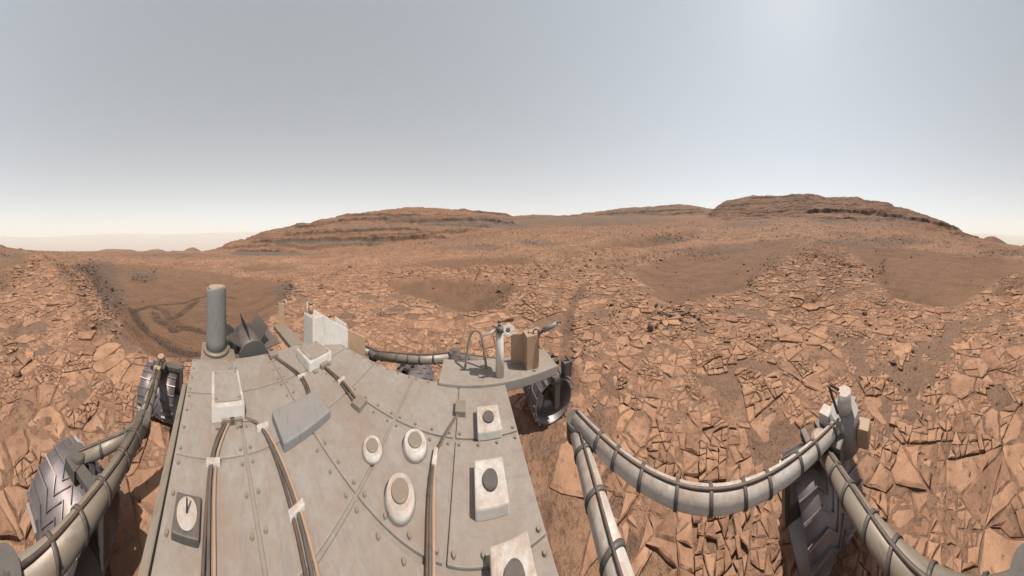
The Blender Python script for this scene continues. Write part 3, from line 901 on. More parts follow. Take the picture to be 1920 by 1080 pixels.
def scatter(n, rmin, rmax, smin, smax, sand_keep, tail, seed):
    g = np.random.default_rng(seed)
    L = g.uniform(math.log(rmin), math.log(rmax), n); t = g.uniform(-PI, PI, n)
    r = np.exp(L); x = r * np.sin(t); y = r * np.cos(t)
    az = (t / (2 * PI) + .5) * 1920
    sd = sand_sdf(az, L, x, y)
    cl = fbm(x / 1.6, y / 1.6, 3, 211) + 0.6 * fbm(x / .45, y / .45, 2, 213)
    p = np.where(sd > 0, sand_keep, np.clip(0.40 + 1.1 * cl, 0.04, 1))
    p = np.where((sd > -0.06) & (sd < 0.015), np.maximum(p, .6), p)
    p = np.where((az > 350) & (az < 1055) & (r < 1.9), 0, p)
    ok = g.uniform(0, 1, n) < p
    x, y, r = x[ok], y[ok], r[ok]
    size = r * (smin + (smax - smin) * g.uniform(0, 1, len(r)) ** tail)
    return x, y, size
def spots(lst, seed):
    g = np.random.default_rng(seed)
    X_, Y_, S_ = [], [], []
    for (px, py, rx, ry, n, s0, s1) in lst:
        for i in range(n):
            qx = px + g.normal(0, rx * .5); qy = py + g.normal(0, ry * .5)
            a, l = unproj_base(qx % 1920, qy)
            r = math.exp(l); th = (a / 1920 - .5) * 2 * PI
            X_.append(r * math.sin(th)); Y_.append(r * math.cos(th)); S_.append(r / KX * (s0 * .6 + (s1 - s0 * .6) * g.uniform(0, 1) ** 1.8))
    return np.array(X_), np.array(Y_), np.array(S_)
def stones(x, y, size, seed, sink=0.12):
    """transform one template per stone; returns list of (V,F,x,y,z,size)"""
    g = np.random.default_rng(seed)
    z = terrain(x.copy(), y.copy())
    out = []
    for i in range(len(x)):
        V, F = TEMPL[int(g.integers(0, 16))]
        s = size[i]
        a = g.uniform(0, 2 * PI); ca_, sa_ = math.cos(a), math.sin(a)
        tx, ty = g.normal(0, .22), g.normal(0, .22)
        P = V * np.array([s * g.uniform(.8, 1.5), s * g.uniform(.7, 1.2), s * g.uniform(.7, 1.3)])
        P = np.stack([P[:, 0] * ca_ - P[:, 1] * sa_, P[:, 0] * sa_ + P[:, 1] * ca_, P[:, 2]], 1)
        P[:, 2] += P[:, 0] * tx + P[:, 1] * ty
        low = P[:, 2].min()
        P[:, 2] -= low + s * sink
        out.append((P, F, x[i], y[i], z[i], s))
    return out
def emit(sts, nobj, name, stuffname, m1, m2):
    order = sorted(range(len(sts)), key=lambda k: -sts[k][5] / math.hypot(sts[k][2], sts[k][3]))
    VV, FF, b0 = [], [], 0
    for rank, k in enumerate(order):
        P, F, x, y, z, s = sts[k]
        if rank < nobj:
            me = fast_mesh(name, P, F, False); me.materials.append(m1)
            o = bpy.data.objects.new(name, me); o.location = (x, y, z); link(o, ground)
        else:
            VV.append(P + np.array([x, y, z])); FF.append(F + b0); b0 += len(P)
    me = fast_mesh(stuffname, np.concatenate(VV), np.concatenate(FF), False); me.materials.append(m2)
    o = bpy.data.objects.new(stuffname, me); link(o, ground); o['kind'] = 'stuff'
x1, y1, s1 = scatter(18000, 1.2, 12, .0055, .027, .06, 3.4, 5)
x2, y2, s2 = scatter(40000, 8, 110, .0028, .0115, .05, 2.8, 6)
emit(stones(np.concatenate([x1, x2]), np.concatenate([y1, y2]), np.concatenate([s1, s2]), 7), 300, 'stone', 'scattered_stones', M_ROCK, M_ROCKS)
RUB = [(165, 505, 26, 12, 260, 2, 6), (175, 530, 26, 30, 320, 2, 7), (205, 590, 30, 60, 420, 2, 8), (265, 515, 22, 8, 200, 2, 5), (540, 552, 14, 26, 260, 2, 7), (1003, 456, 32, 5, 160, 1.2, 3), (890, 464, 46, 6, 220, 1.5, 4),
       (1640, 453, 110, 8, 400, 1.2, 3.2), (1575, 520, 20, 40, 260, 1.2, 4), (1655, 500, 14, 40, 200, 1.2, 4.5), (1445, 500, 22, 30, 260, 1.2, 4.5), (1300, 474, 90, 8, 320, 1.2, 3.6), (1230, 486, 40, 6, 160, 1.5, 5), (1410, 535, 12, 18, 160, 1.5, 5.5),
       (1260, 449, 46, 5, 160, 1.5, 4), (1900, 475, 50, 7, 260, 1.5, 4), (940, 556, 20, 20, 160, 1.2, 4), (700, 590, 60, 10, 160, 2, 5), (1260, 600, 60, 26, 260, 3, 10), (1180, 590, 60, 20, 200, 2, 8), (330, 497, 80, 8, 160, 1.5, 4), (700, 478, 160, 14, 200, 1.0, 2.4),
       (1480, 640, 60, 50, 160, 3, 9), (1690, 640, 80, 60, 160, 3, 9), (1090, 640, 24, 60, 160, 2, 7), (1500, 432, 200, 14, 200, 1.0, 2.4), (1010, 540, 80, 30, 160, 2, 5)]
x3, y3, s3 = spots(RUB, 8)
rv, rf, b0 = [], [], 0
emit(stones(x3, y3, s3, 9), 0, 'rubble', 'dark_rubble', M_RUBBLE, M_RUBBLE)

# stones that stand out on their own
def lone(px, py, w, h, label, seed, material=None, squash=.6):
    x, y, z, r = seen_at(px, py)
    s = w / KX * r
    bm = bmesh.new()
    rr = random.Random(seed)
    for i in range(22):
        v = Vector((rr.gauss(0, 1), rr.gauss(0, 1), rr.gauss(0, 1))).normalized()
        bm.verts.new((v.x * .5 * s * rr.uniform(.85, 1.05), v.y * .4 * s * rr.uniform(.85, 1.05), v.z * .5 * s * squash * rr.uniform(.8, 1.05)))
    res = bmesh.ops.convex_hull(bm, input=bm.verts)
    bmesh.ops.delete(bm, geom=[g for g in res['geom_interior'] if isinstance(g, bmesh.types.BMVert)], context='VERTS')
    bmesh.ops.rotate(bm, cent=(0, 0, 0), matrix=Matrix.Rotation(-(px / 1920 - .5) * 2 * PI + rr.uniform(-.5, .5), 3, 'Z') @ Matrix.Rotation(rr.uniform(-.3, .3), 3, 'X'), verts=bm.verts)
    bmesh.ops.recalc_face_normals(bm, faces=bm.faces)
    low = min(v.co.z for v in bm.verts)
    for v in bm.verts: v.co.z -= low + s * .08
    me = bpy.data.meshes.new('rock'); bm.to_mesh(me); bm.free()
    me.materials.append(material or M_ROCK)
    o = bpy.data.objects.new('rock', me); o.location = (x, y, z); link(o)
    o['label'] = label; o['category'] = 'rock'; o['group'] = 'loose rocks lying on the bedrock'
    return o
M_RUB1 = stone_material('dark_boulder', (0.10, 0.068, 0.052), (0.15, 0.096, 0.070), (0.22, 0.13, 0.088), (0.085, 0.062, 0.051), False, .9)
lone(1621, 590, 12, 7, 'small blackish rock on the pale pavement below the right sandy hollow', 1, M_RUB1)
lone(1674, 682, 15, 13, 'squarish tan block beside a dark sand strip on the pavement', 2, None, .7)
lone(1221, 620, 15, 10, 'upturned pointed slab standing between dark cracks on the pavement', 3, None, .9)
lone(1117, 476, 5, 4, 'pale boulder on the rise left of the big sandy hollow', 4, None, .8)
lone(1107, 489, 6, 5, 'dark boulder just below the pale boulder on the rise', 5, M_RUB1, .8)
lone(1395, 497, 6, 4, 'dark rock alone in the middle of the big sandy hollow', 6, M_RUB1, .6)
lone(345, 677, 20, 8, 'flat tan rock lying right of the wheel steering post', 7, None, .35)
lone(172, 613, 16, 9, 'wedge shaped rock on the edge of the left ridge', 8, None, .5)
lone(213, 622, 14, 8, 'dark rock at the foot of the left ridge on the sand', 9, M_RUB1, .5)
lone(33, 704, 17, 10, 'rounded tan rock near the lower left corner', 10, None, .6)
lone(935, 548, 11, 9, 'boulder on the rim of the middle sandy hollow', 11, None, .8)
lone(1708, 483, 6, 4, 'small rock on the far part of the right sandy hollow', 12, M_RUB1, .5)
lone(1688, 694, 13, 8, 'pale pebble cluster rock below the squarish tan block', 13, None, .6)
lone(1668, 713, 14, 8, 'overturned rock with a dark underside near the front edge', 14, None, .6)

# ------------------------------------------------------------------ the rover that carries the camera
PHF = (1360 / 1920 - .5) * 2 * PI
FV = Vector((math.sin(PHF), math.cos(PHF), 0)); LV = Vector((-FV.y, FV.x, 0)); UZ = Vector((0, 0, 1))
RM3 = Matrix((FV, LV, UZ)).transposed()
def P(f, l, z): return FV * f + LV * l + UZ * z
def W(px, py, d):
    a = (px / 1920 - .5) * 2 * PI
    return Vector((d * math.sin(a), d * math.cos(a), CAMZ + d * (HOR - py) / KX))
rover = bpy.data.objects.new('rover', None); C.objects.link(rover)
rover.location = P(-.5, .55, 0); rover.empty_display_size = .3
rover['label'] = 'white six wheeled rover with dusty deck and grey antenna canister under the camera'
rover['category'] = 'rover'
def islands(bm):
    seen = set(); out = []
    for f in bm.faces:
        if f in seen: continue
        st = [f]; seen.add(f); grp = []
        while st:
            g = st.pop(); grp.append(g)
            for e in g.edges:
                for h in e.link_faces:
                    if h not in seen: seen.add(h); st.append(h)
        out.append(grp)
    return out
def part(name, bm, m, parent=None, bevel=0.0, smooth=False):
    """one part of the rover; loose pieces become parts of their own"""
    isl = islands(bm)
    if len(isl) > 1:
        first = None
        for grp in isl:
            b2 = bmesh.new(); vm = {}
            for f in grp:
                for v in f.verts:
                    if v not in vm: vm[v] = b2.verts.new(v.co)
            for f in grp: b2.faces.new([vm[v] for v in f.verts])
            o = part(name, b2, m, parent, bevel, smooth)
            first = first or o
        bm.free()
        return first
    if bevel:
        bmesh.ops.bevel(bm, geom=[e for e in bm.edges], offset=bevel, segments=2, affect='EDGES', profile=.6)
    bmesh.ops.recalc_face_normals(bm, faces=bm.faces)
    me = bpy.data.meshes.new(name); bm.to_mesh(me); bm.free()
    if smooth:
        for pl in me.polygons: pl.use_smooth = len(pl.vertices) <= 4
    me.materials.append(m)
    o = bpy.data.objects.new(name, me)
    C.objects.link(o)
    o.parent = parent or rover
    if parent is None: o.matrix_parent_inverse = Matrix.Translation(rover.location).inverted()
    return o
def box(bm, c, s, rot=None):
    r = bmesh.ops.create_cube(bm, size=1)
    M = Matrix.Translation(c) @ (rot or RM3).to_4x4() @ Matrix.Diagonal((*s, 1))
    bmesh.ops.transform(bm, matrix=M, verts=r['verts'])
def tube(bm, a, b, r1, r2=None, seg=20, caps=True):
    a = Vector(a); b = Vector(b); d = b - a
    r = bmesh.ops.create_cone(bm, cap_ends=caps, cap_tris=False, segments=seg, radius1=r1, radius2=r1 if r2 is None else r2, depth=d.length)
    M = Matrix.Translation((a + b) / 2) @ d.to_track_quat('Z', 'Y').to_matrix().to_4x4()
    bmesh.ops.transform(bm, matrix=M, verts=r['verts'])
def hose(bm, pts, r, seg=8):
    pts = [Vector(p) for p in pts]
    # catmull-rom
    dense = []
    for i in range(len(pts) - 1):
        p0 = pts[max(i - 1, 0)]; p1 = pts[i]; p2 = pts[i + 1]; p3 = pts[min(i + 2, len(pts) - 1)]
        for k in range(6):
            t = k / 6
            dense.append(.5 * ((2 * p1) + (p2 - p0) * t + (2 * p0 - 5 * p1 + 4 * p2 - p3) * t * t + (3 * p1 - p0 - 3 * p2 + p3) * t ** 3))
    dense.append(pts[-1])
    rings = []
    for i, p in enumerate(dense):
        d = (dense[min(i + 1, len(dense) - 1)] - dense[max(i - 1, 0)]).normalized()
        q = d.to_track_quat('Z', 'Y')
        rings.append([bm.verts.new(p + q @ Vector((r * math.cos(t * 2 * PI / seg), r * math.sin(t * 2 * PI / seg), 0))) for t in range(seg)])
    for i in range(len(rings) - 1):
        for t in range(seg):
            bm.faces.new((rings[i][t], rings[i][(t + 1) % seg], rings[i + 1][(t + 1) % seg], rings[i + 1][t]))
    bm.faces.new(rings[0]); bm.faces.new(rings[-1])
B = bmesh.new

DZ = 1.05
bm = B(); box(bm, P(-.56, .47, .83), (1.62, 1.30, .44)); part('body', bm, M_DECK, bevel=.02)
bm = B(); box(bm, P(-.56, .47, .595), (1.45, 1.15, .03)); part('belly_pan', bm, M_GOLD, bevel=.005)
bm = B(); tube(bm, (0, 0, -.002), (0, 0, .006), .0075, .006, 8); bmesh.ops.recalc_face_normals(bm, faces=bm.faces)
BOLT = bpy.data.meshes.new('bolt'); bm.to_mesh(BOLT); bm.free(); BOLT.materials.append(M_STRUT)
for i in range(5):
    for j in range(4):
        f0 = -1.36 + i * .322; l0 = -.175 + j * .3225
        f = f0 + .16; l = l0 + .161
        bm = B(); box(bm, P(f, l, DZ + .004), (.308, .309, .012))
        dp = part('deck_panel', bm, M_DECK, bevel=.003)
        for a in (-.135, -.045, .045, .135):
            for b in (-.138, .138):
                o = bpy.data.objects.new('bolt', BOLT); C.objects.link(o); o.parent = dp
                o.location = P(f + a, l + b, DZ + .012)
# mast below the camera head
bm = B(); tube(bm, P(0, 0, DZ), P(0, 0, 1.70), .055, .05, 24); mast = part('mast', bm, M_WHITE, smooth=True)
bm = B(); tube(bm, P(0, 0, DZ + .01), P(0, 0, DZ + .07), .09, .08, 24); part('mast_collar', bm, M_DGREY, mast, smooth=True)
# antenna canister
ac = W(405.5, 537, 1.5); rad = .0915
bm = B(); seg = 36; rings = []
lv = [(0, 1.04), (.10, 1.03), (.3, 1.01), (.52, 1.0), (.56, .985), (.575, .95), (.578, .90), (.55, .86)]
for k, (h, s) in enumerate(lv):
    ring = []
    for t in range(seg):
        th = t * 2 * PI / seg
        dz = .012 * math.cos(th - 1.2) * (h / .58) + (.006 * math.sin(3 * th) if k > 3 else 0)
        ring.append(bm.verts.new((ac.x + rad * s * math.cos(th), ac.y + rad * s * math.sin(th), DZ + h + dz)))
    rings.append(ring)
for k in range(len(rings) - 1):
    for t in range(seg):
        bm.faces.new((rings[k][t], rings[k][(t + 1) % seg], rings[k + 1][(t + 1) % seg], rings[k + 1][t]))
bm.faces.new(rings[0]); bm.faces.new(rings[-1])
can = part('antenna_canister', bm, M_GREY, smooth=True); can['label'] = 'grey cylindrical antenna canister with a dusty rim'
bm = B(); tube(bm, Vector((ac.x, ac.y, DZ + .565)), Vector((ac.x, ac.y, DZ + .588)), rad * .84, rad * .70, 30); part('canister_cap', bm, M_TAN, can, smooth=True)
bm = B(); tube(bm, Vector((ac.x, ac.y, DZ)), Vector((ac.x, ac.y, DZ + .03)), rad * 1.3, rad * 1.25, 30); part('canister_flange', bm, M_STRUT, can, smooth=True)
# rear equipment box and small antenna tower
q = W(588, 588, 1.56)
bm = B(); box(bm, Vector((q.x, q.y, (q.z + .85) / 2)), (.16, .13, q.z - .85)); ebox = part('equipment_box', bm, M_WHITE, bevel=.008)
t0 = W(583, 588, 1.56); t1 = W(582.5, 568, 1.56)
bm = B(); tube(bm, t0, t1, .021, .019, 20); tower = part('antenna_tower', bm, M_TAN, smooth=True)
bm = B(); tube(bm, t1 - UZ * .004, t1 + UZ * .010, .026, .024, 20); tube(bm, t1 + UZ * .010, t1 + UZ * .022, .012, .005, 12); part('tower_cap', bm, M_STRUT, tower, smooth=True)
bm = B(); box(bm, (W(580, 580, 1.54) + W(580, 571, 1.54)) / 2, (.004, .012, .045), Matrix.Rotation(-(580 / 1920 - .5) * 2 * PI, 3, 'Z')); part('warning_label', bm, M_PINK, tower)
bm = B(); tube(bm, W(576.5, 578, 1.55), W(576.5, 566, 1.55), .008, .008, 10); part('white_post', bm, M_WHITE, tower)
# white heat exchanger plates beside the power unit
def plate(name, a, b, drop, thick, m):
    bm = B()
    n = (b - a).cross(UZ).normalized() * thick
    vs = [bm.verts.new(v) for v in (a, b, b - UZ * drop, a - UZ * drop, a + n, b + n, b + n - UZ * drop, a + n - UZ * drop)]
    for f in ((0, 1, 2, 3), (4, 7, 6, 5), (0, 4, 5, 1), (1, 5, 6, 2), (2, 6, 7, 3), (3, 7, 4, 0)): bm.faces.new([vs[k] for k in f])
    return part(name, bm, m, bevel=.004)
plate('heat_exchanger_plate', W(589, 579.5, 1.58), W(604, 589, 1.58), .35, .02, M_WHITE)
plate('heat_exchanger_plate', W(604, 589, 1.58), W(652, 616, 1.60), .40, .02, M_WHITE)
plate('heat_exchanger_plate', W(628, 592, 1.66), W(650, 607, 1.66), .3, .015, M_WHITE)
plate('heat_exchanger_plate', W(652, 616, 1.60), W(684, 631, 1.62), .32, .02, M_TAN)
plate('heat_exchanger_plate', W(522, 566.5, 1.9), W(533, 569, 1.9), .3, .02, M_TAN)
bm = B(); tube(bm, W(534, 562, 1.9), W(538.5, 569, 1.9), .006, .006, 8); part('white_rod', bm, M_WHITE)
# power unit
bm = B(); pc = P(-1.86, .36, .98); pe = P(-1.42, .36, 1.02)
tube(bm, pe, pc, .125, .125, 28); pu = part('power_unit', bm, M_DGREY, bevel=0, smooth=True)
ax_ = (pc - pe).normalized()
for k in range(8):
    th = k * PI / 4 + .2
    side = (LV * math.cos(th) + UZ * math.sin(th))
    side = (side - ax_ * side.dot(ax_)).normalized(); oth = ax_.cross(side)
    bm = B(); R_ = Matrix((ax_, side, oth)).transposed()
    box(bm, (pc + pe) / 2 + side * .19, ((pc - pe).length * .92, .16, .008), R_)
    part('fin', bm, M_DGREY, pu)
# steerable dish on the left edge of the deck
d_ = 1.16
bm = B(); tube(bm, W(937, 640, d_) - UZ * .25, W(937, 618, d_), .030, .026, 20); gim = part('antenna_gimbal', bm, M_WHITE, smooth=True)
bm = B()
for (y0, y1, rr) in ((618, 611, .016), (611, 604.5, .013), (604.5, 598, .011)):
    tube(bm, W(936.5, y0, d_), W(936.5, y1 + .4, d_), rr, rr * .95, 16)
part('gimbal_post', bm, M_GREY, gim, smooth=True)
bm = B(); tube(bm, W(931, 619, d_ - .03), W(944, 617.5, d_ - .03), .022, .022, 20); part('gimbal_drum', bm, M_DGREY, gim, smooth=True)
dc = W(953, 619, d_ + .03); dn = (W(950, 560, .6) - dc).normalized()
bm = B(); tube(bm, dc - dn * .008, dc + dn * .010, .052, .048, 6); dish = part('antenna_dish', bm, M_WHITE, bevel=.004)
bm = B(); tube(bm, dc + dn * .010, dc + dn * .022, .016, .012, 16); part('dish_hub', bm, M_DGREY, dish, smooth=True)
bm = B(); tube(bm, W(952, 626, d_ - .05), W(968, 617.5, d_ - .05), .006, .006, 8); tube(bm, W(946, 623, d_ - .06), W(956, 628, d_ - .06), .006, .006, 8); part('dish_strut', bm, M_WHITE, dish)
bm = B(); tube(bm, W(900, 632, d_), W(933, 617.5, d_), .010, .010, 12); part('support_bar', bm, M_WHITE, gim, smooth=True)
bm = B(); hose(bm, [W(872, 690, 1.22), W(881, 632, 1.25), W(893, 619.5, 1.25), W(903, 632, 1.25), W(912, 690, 1.22)], .009); part('cable_bracket', bm, M_STRUT)
plate('side_guard', W(958, 625.5, 1.3), W(985, 623.5, 1.3), .25, .012, M_TAN)
# grey pipe housing and cable loop near the front left corner
bm = B(); tube(bm, W(1019, 619.5, 1.25), W(1044, 606.5, 1.25), .0185, .017, 22); pipe = part('actuator_tube', bm, M_GREY, bevel=0, smooth=True)
bm = B(); tube(bm, W(1043, 607, 1.25), W(1052, 604, 1.25), .012, .007, 12); part('tube_tip', bm, M_BLACK, pipe)
bm = B(); tube(bm, W(1046, 609, 1.22), W(1050, 608, 1.22), .007, .007, 10); part('tube_pin', bm, M_WHITE, pipe)
bm = B(); hose(bm, [W(1000, 692, 1.24), W(1006, 634, 1.25), W(1021, 619, 1.25)], .012); part('tube_arm', bm, M_DGREY, pipe)
bm = B(); hose(bm, [W(1000, 626, 1.25), W(1000.5, 620, 1.25), W(1005, 617.5, 1.25), W(1009.5, 619, 1.25), W(1011, 625, 1.25), W(1010, 634, 1.24)], .005); part('cable_loop', bm, M_DGREY)
bm = B(); box(bm, W(995, 622.5, 1.27), (.035, .03, .02)); box(bm, W(995, 640, 1.27) - UZ * .06, (.10, .10, .26)); part('connector_box', bm, M_TAN, bevel=.004)

# brackets that carry the fittings outside the body
bm = B(); box(bm, P(-1.48, .04, DZ - .03), (.30, .30, .055)); part('canister_bracket', bm, M_STRUT, bevel=.006)
bm = B(); box(bm, P(-1.58, .77, DZ - .01), (.46, .14, .05)); part('rear_bracket', bm, M_STRUT, bevel=.006)
bm = B(); box(bm, P(.22, 1.20, DZ - .005), (.86, .24, .07)); part('side_shelf', bm, M_DECK, bevel=.008)

# wheels
def make_wheel():
    seg = 48; bm = B(); Rr, wd = .24, .42
    prof = [(-.21, .235), (-.12, .243), (0, .246), (.12, .243), (.21, .235), (.205, .222), (0, .230), (-.205, .222)]
    rings = [[bm.verts.new((r * math.cos(t * 2 * PI / seg), y, r * math.sin(t * 2 * PI / seg))) for (y, r) in prof] for t in range(seg)]
    for t in range(seg):
        a, b = rings[t], rings[(t + 1) % seg]
        for k in range(len(prof)):
            k2 = (k + 1) % len(prof)
            bm.faces.new((a[k], a[k2], b[k2], b[k]))
    bmesh.ops.recalc_face_normals(bm, faces=bm.faces)
    me = bpy.data.meshes.new('wheel'); bm.to_mesh(me); bm.free(); me.materials.append(M_ALU)
    for pl in me.polygons: pl.use_smooth = True
    # one tread bar, zigzag across the width
    bm = B(); zig = [(-.212, 0), (-.08, .0), (-.03, .055), (.03, -.055), (.08, 0), (.212, 0)]
    prev = None
    for (y, dx) in zig:
        th = dx / .246
        cs = []
        for (rr, off) in ((.240, -.006), (.259, -.004), (.259, .004), (.240, .006)):
            a = th + off / .246
            cs.append(bm.verts.new((rr * math.sin(a), y, rr * math.cos(a))))
        if prev:
            for k in range(4): bm.faces.new((prev[k], prev[(k + 1) % 4], cs[(k + 1) % 4], cs[k]))
        else: bm.faces.new(cs)
        prev = cs
    bm.faces.new(prev)
    bmesh.ops.recalc_face_normals(bm, faces=bm.faces)
    mg = bpy.data.meshes.new('tread_bar'); bm.to_mesh(mg); bm.free(); mg.materials.append(M_ALU)
    bm = B(); tube(bm, (0, -.10, 0), (0, .10, 0), .075, .075, 24); bmesh.ops.recalc_face_normals(bm, faces=bm.faces)
    mh = bpy.data.meshes.new('hub'); bm.to_mesh(mh); bm.free(); mh.materials.append(M_DGREY)
    bm = B()
    hose(bm, [(.07, 0, 0), (.12, .028, .02), (.17, .03, .02), (.228, 0, 0)], .013)
    ms = bpy.data.meshes.new('spoke'); bm.to_mesh(ms); bm.free(); ms.materials.append(M_STRUT)
    return me, mg, mh, ms
WM = make_wheel()
def wheel(f, l, spin, steer=0):
    p = P(f, l, 0)
    z = float(max(terrain(np.array([p.x]), np.array([p.y]))[0], -.03))
    o = bpy.data.objects.new('wheel', WM[0]); C.objects.link(o); o.parent = rover
    o.matrix_parent_inverse = Matrix.Translation(rover.location).inverted()
    o.location = (p.x, p.y, z + .252)
    yaw = math.atan2(FV.y, FV.x) + steer
    o.rotation_euler = (0, 0, yaw)
    def sub(name, me, rot):
        c = bpy.data.objects.new(name, me); C.objects.link(c); c.parent = o; c.rotation_euler = (0, rot, 0)
    for k in range(20): sub('tread_bar', WM[1], spin + k * 2 * PI / 20)
    sub('hub', WM[2], spin)
    for k in range(5): sub('spoke', WM[3], spin + k * 2 * PI / 5)
    return o
rr_w = W(302, 700, 2.02)
RRf, RRl = rr_w.dot(FV), rr_w.dot(LV)
lf_w = W(1024, 700, 2.02); LFf, LFl = lf_w.dot(FV), lf_w.dot(LV)
WH = {'rr': (RRf, RRl), 'rm': (-.72, -.82), 'rf': (.98, RRl), 'lr': (RRf, LFl), 'lm': (-.72, LFl + .16), 'lf': (LFf, LFl)}
for k, (key, (f, l)) in enumerate(WH.items()):
    wheel(f, l, .1 * k)
def steering(f, l, s):
    """steering actuator over a corner wheel with its fork; s = side of the fork"""
    bm = B(); tube(bm, P(f, l, .515), P(f, l, .625), .052, .050, 20); a = part('steering_actuator', bm, M_DGREY, smooth=True)
    bm = B(); tube(bm, P(f, l, .625), P(f, l, .65), .046, .038, 20); part('actuator_cap', bm, M_TAN, a, smooth=True)
    bm = B(); tube(bm, P(f, l, .555), P(f, l, .578), .064, .064, 20); part('actuator_ring', bm, M_STRUT, a, smooth=True)
    bm = B(); box(bm, P(f, l + s * .13, .532), (.07, .30, .036)); box(bm, P(f, l + s * .255, .40), (.06, .035, .32)); tube(bm, P(f, l, .25), P(f, l + s * .27, .25), .03, .03, 12); part('wheel_fork', bm, M_DGREY, a, bevel=0)
    for sg in (-1, 1):
        bm = B(); box(bm, P(f + .09, l + sg * .062, .575), (.10, .045, .05)); part('cable_clamp', bm, M_BLACK, a, bevel=.006)
def arm_tube(name, pts, r, m=M_STRUT):
    for a, b in zip(pts[:-1], pts[1:]):
        bm = B(); tube(bm, a, b, r, r, 24)
        o = part(name, bm, m, smooth=True)
        bm = B(); tube(bm, b - UZ * (r * 1.15), b + UZ * (r * 1.15), r * 1.25, r * 1.25, 20); part('joint', bm, M_DGREY, o, smooth=True)
        d_v = (b - a).normalized(); Lm = (b - a).length
        for k in range(1, int(Lm / .16) + 1):
            c_ = a + d_v * (k * .16 + random.uniform(-.035, .035))
            if k * .16 > Lm - .06: break
            bm = B(); tube(bm, c_ - d_v * .009, c_ + d_v * .009, r * 1.12, r * 1.12, 20); part('arm_clamp', bm, M_DGREY, o, smooth=True)
        off_v = UZ * (r * 1.05)
        bm = B(); hose(bm, [a + off_v, a.lerp(b, .3) + off_v + LV * .01, a.lerp(b, .65) + off_v - LV * .008, b + off_v], .008); part('arm_cable', bm, M_BLACK, o, smooth=True)
for key, s in (('rr', 1), ('lr', -1), ('rf', 1), ('lf', -1)):
    steering(*WH[key], s)
for sg, rk, mk, fk in ((-1, 'rr', 'rm', 'rf'), (1, 'lr', 'lm', 'lf')):
    pivl = WH[rk][1] + (-.10 if sg < 0 else .10) * -1.2
    piv = P(-1.12, pivl, .66)
    end = P(WH[rk][0] + .05, WH[rk][1], .585)
    arm_tube('bogie_arm', [end, piv], .046)
    # cable run along the arm
    bm = B(); hose(bm, [end + UZ * .05 + LV * .01, end.lerp(piv, .3) + UZ * .052 - LV * .012, end.lerp(piv, .6) + UZ * .05 + LV * .012, piv + UZ * .055], .009); part('arm_cable', bm, M_BLACK)
    bm = B(); box(bm, end.lerp(piv, .22) + UZ * .045, (.05, .075, .03)); part('cable_tie', bm, M_TAN, bevel=.005)
    arm_tube('bogie_arm', [piv, P(-.75, WH[mk][1] - sg * -.0, .56)], .04)
    bm = B(); box(bm, P(WH[mk][0], WH[mk][1], .535), (.09, .09, .08)); box(bm, P(WH[mk][0], WH[mk][1] - sg * .25, .40), (.06, .035, .34)); tube(bm, P(WH[mk][0], WH[mk][1], .25), P(WH[mk][0], WH[mk][1] - sg * .27, .25), .03, .03, 12); box(bm, P(WH[mk][0], WH[mk][1] - sg * .13, .55), (.06, .28, .04)); part('wheel_fork', bm, M_DGREY)
    rp = P(-.15, pivl, .86)
    arm_tube('rocker_arm', [piv, rp], .048)
    arm_tube('rocker_arm', [rp, P(WH[fk][0], WH[fk][1], .585)], .046)
    inner = -.19 if sg < 0 else 1.13
    bm = B(); tube(bm, rp, P(-.15, inner, .86), .06, .06, 20); part('rocker_shaft', bm, M_DGREY, smooth=True)
# dark box and bracket by the front left wheel
bm = B(); box(bm, W(1062, 690, 1.9), (.10, .08, .18)); part('drive_housing', bm, M_DGREY, bevel=.008)
bm = B(); tube(bm, W(1060, 668, 1.9), W(1073, 683, 1.9), .012, .010, 10); tube(bm, W(1056, 700, 1.88), W(1070, 712, 1.85), .016, .012, 10); part('drive_bracket', bm, M_BLACK)
# robotic arm folded in front
sh = P(.36, .12, .78)
bm = B(); tube(bm, P(.24, .12, .78), sh + FV * .06, .085, .085, 24); part('arm_shoulder', bm, M_DGREY, smooth=True)
el = P(.66, .86, .80); tu = W(1583, 785, 1.26)
arm_tube('upper_arm', [sh + FV * .02, el], .050, M_WHITE)
arm_tube('forearm', [el + UZ * .06, tu], .044, M_WHITE)
bm = B(); tube(bm, tu - UZ * .16, tu + UZ * .075, .125, .105, 28); tur = part('arm_turret', bm, M_GREY, smooth=True)
bm = B(); tube(bm, tu + UZ * .075, tu + UZ * .215, .058, .05, 28); part('turret_cap', bm, M_WHITE, tur, smooth=True)
for k in range(4):
    th = k * PI / 2 + .5
    dv = FV * math.cos(th) + LV * math.sin(th)
    bm = B(); box(bm, tu + dv * .155 - UZ * .06, (.09, .09, .14), Matrix.Rotation(th, 3, 'Z') @ RM3); part('turret_tool', bm, [M_WHITE, M_DGREY, M_TAN, M_GREY][k], tur, bevel=.01)
bm = B(); hose(bm, [W(1571, 775, 1.2), W(1560, 742, 1.22), W(1556, 729, 1.22), W(1554, 723.5, 1.23), W(1560, 723, 1.25), W(1573, 731, 1.25)], .010); part('arm_hose', bm, M_BLACK, tur, smooth=True)
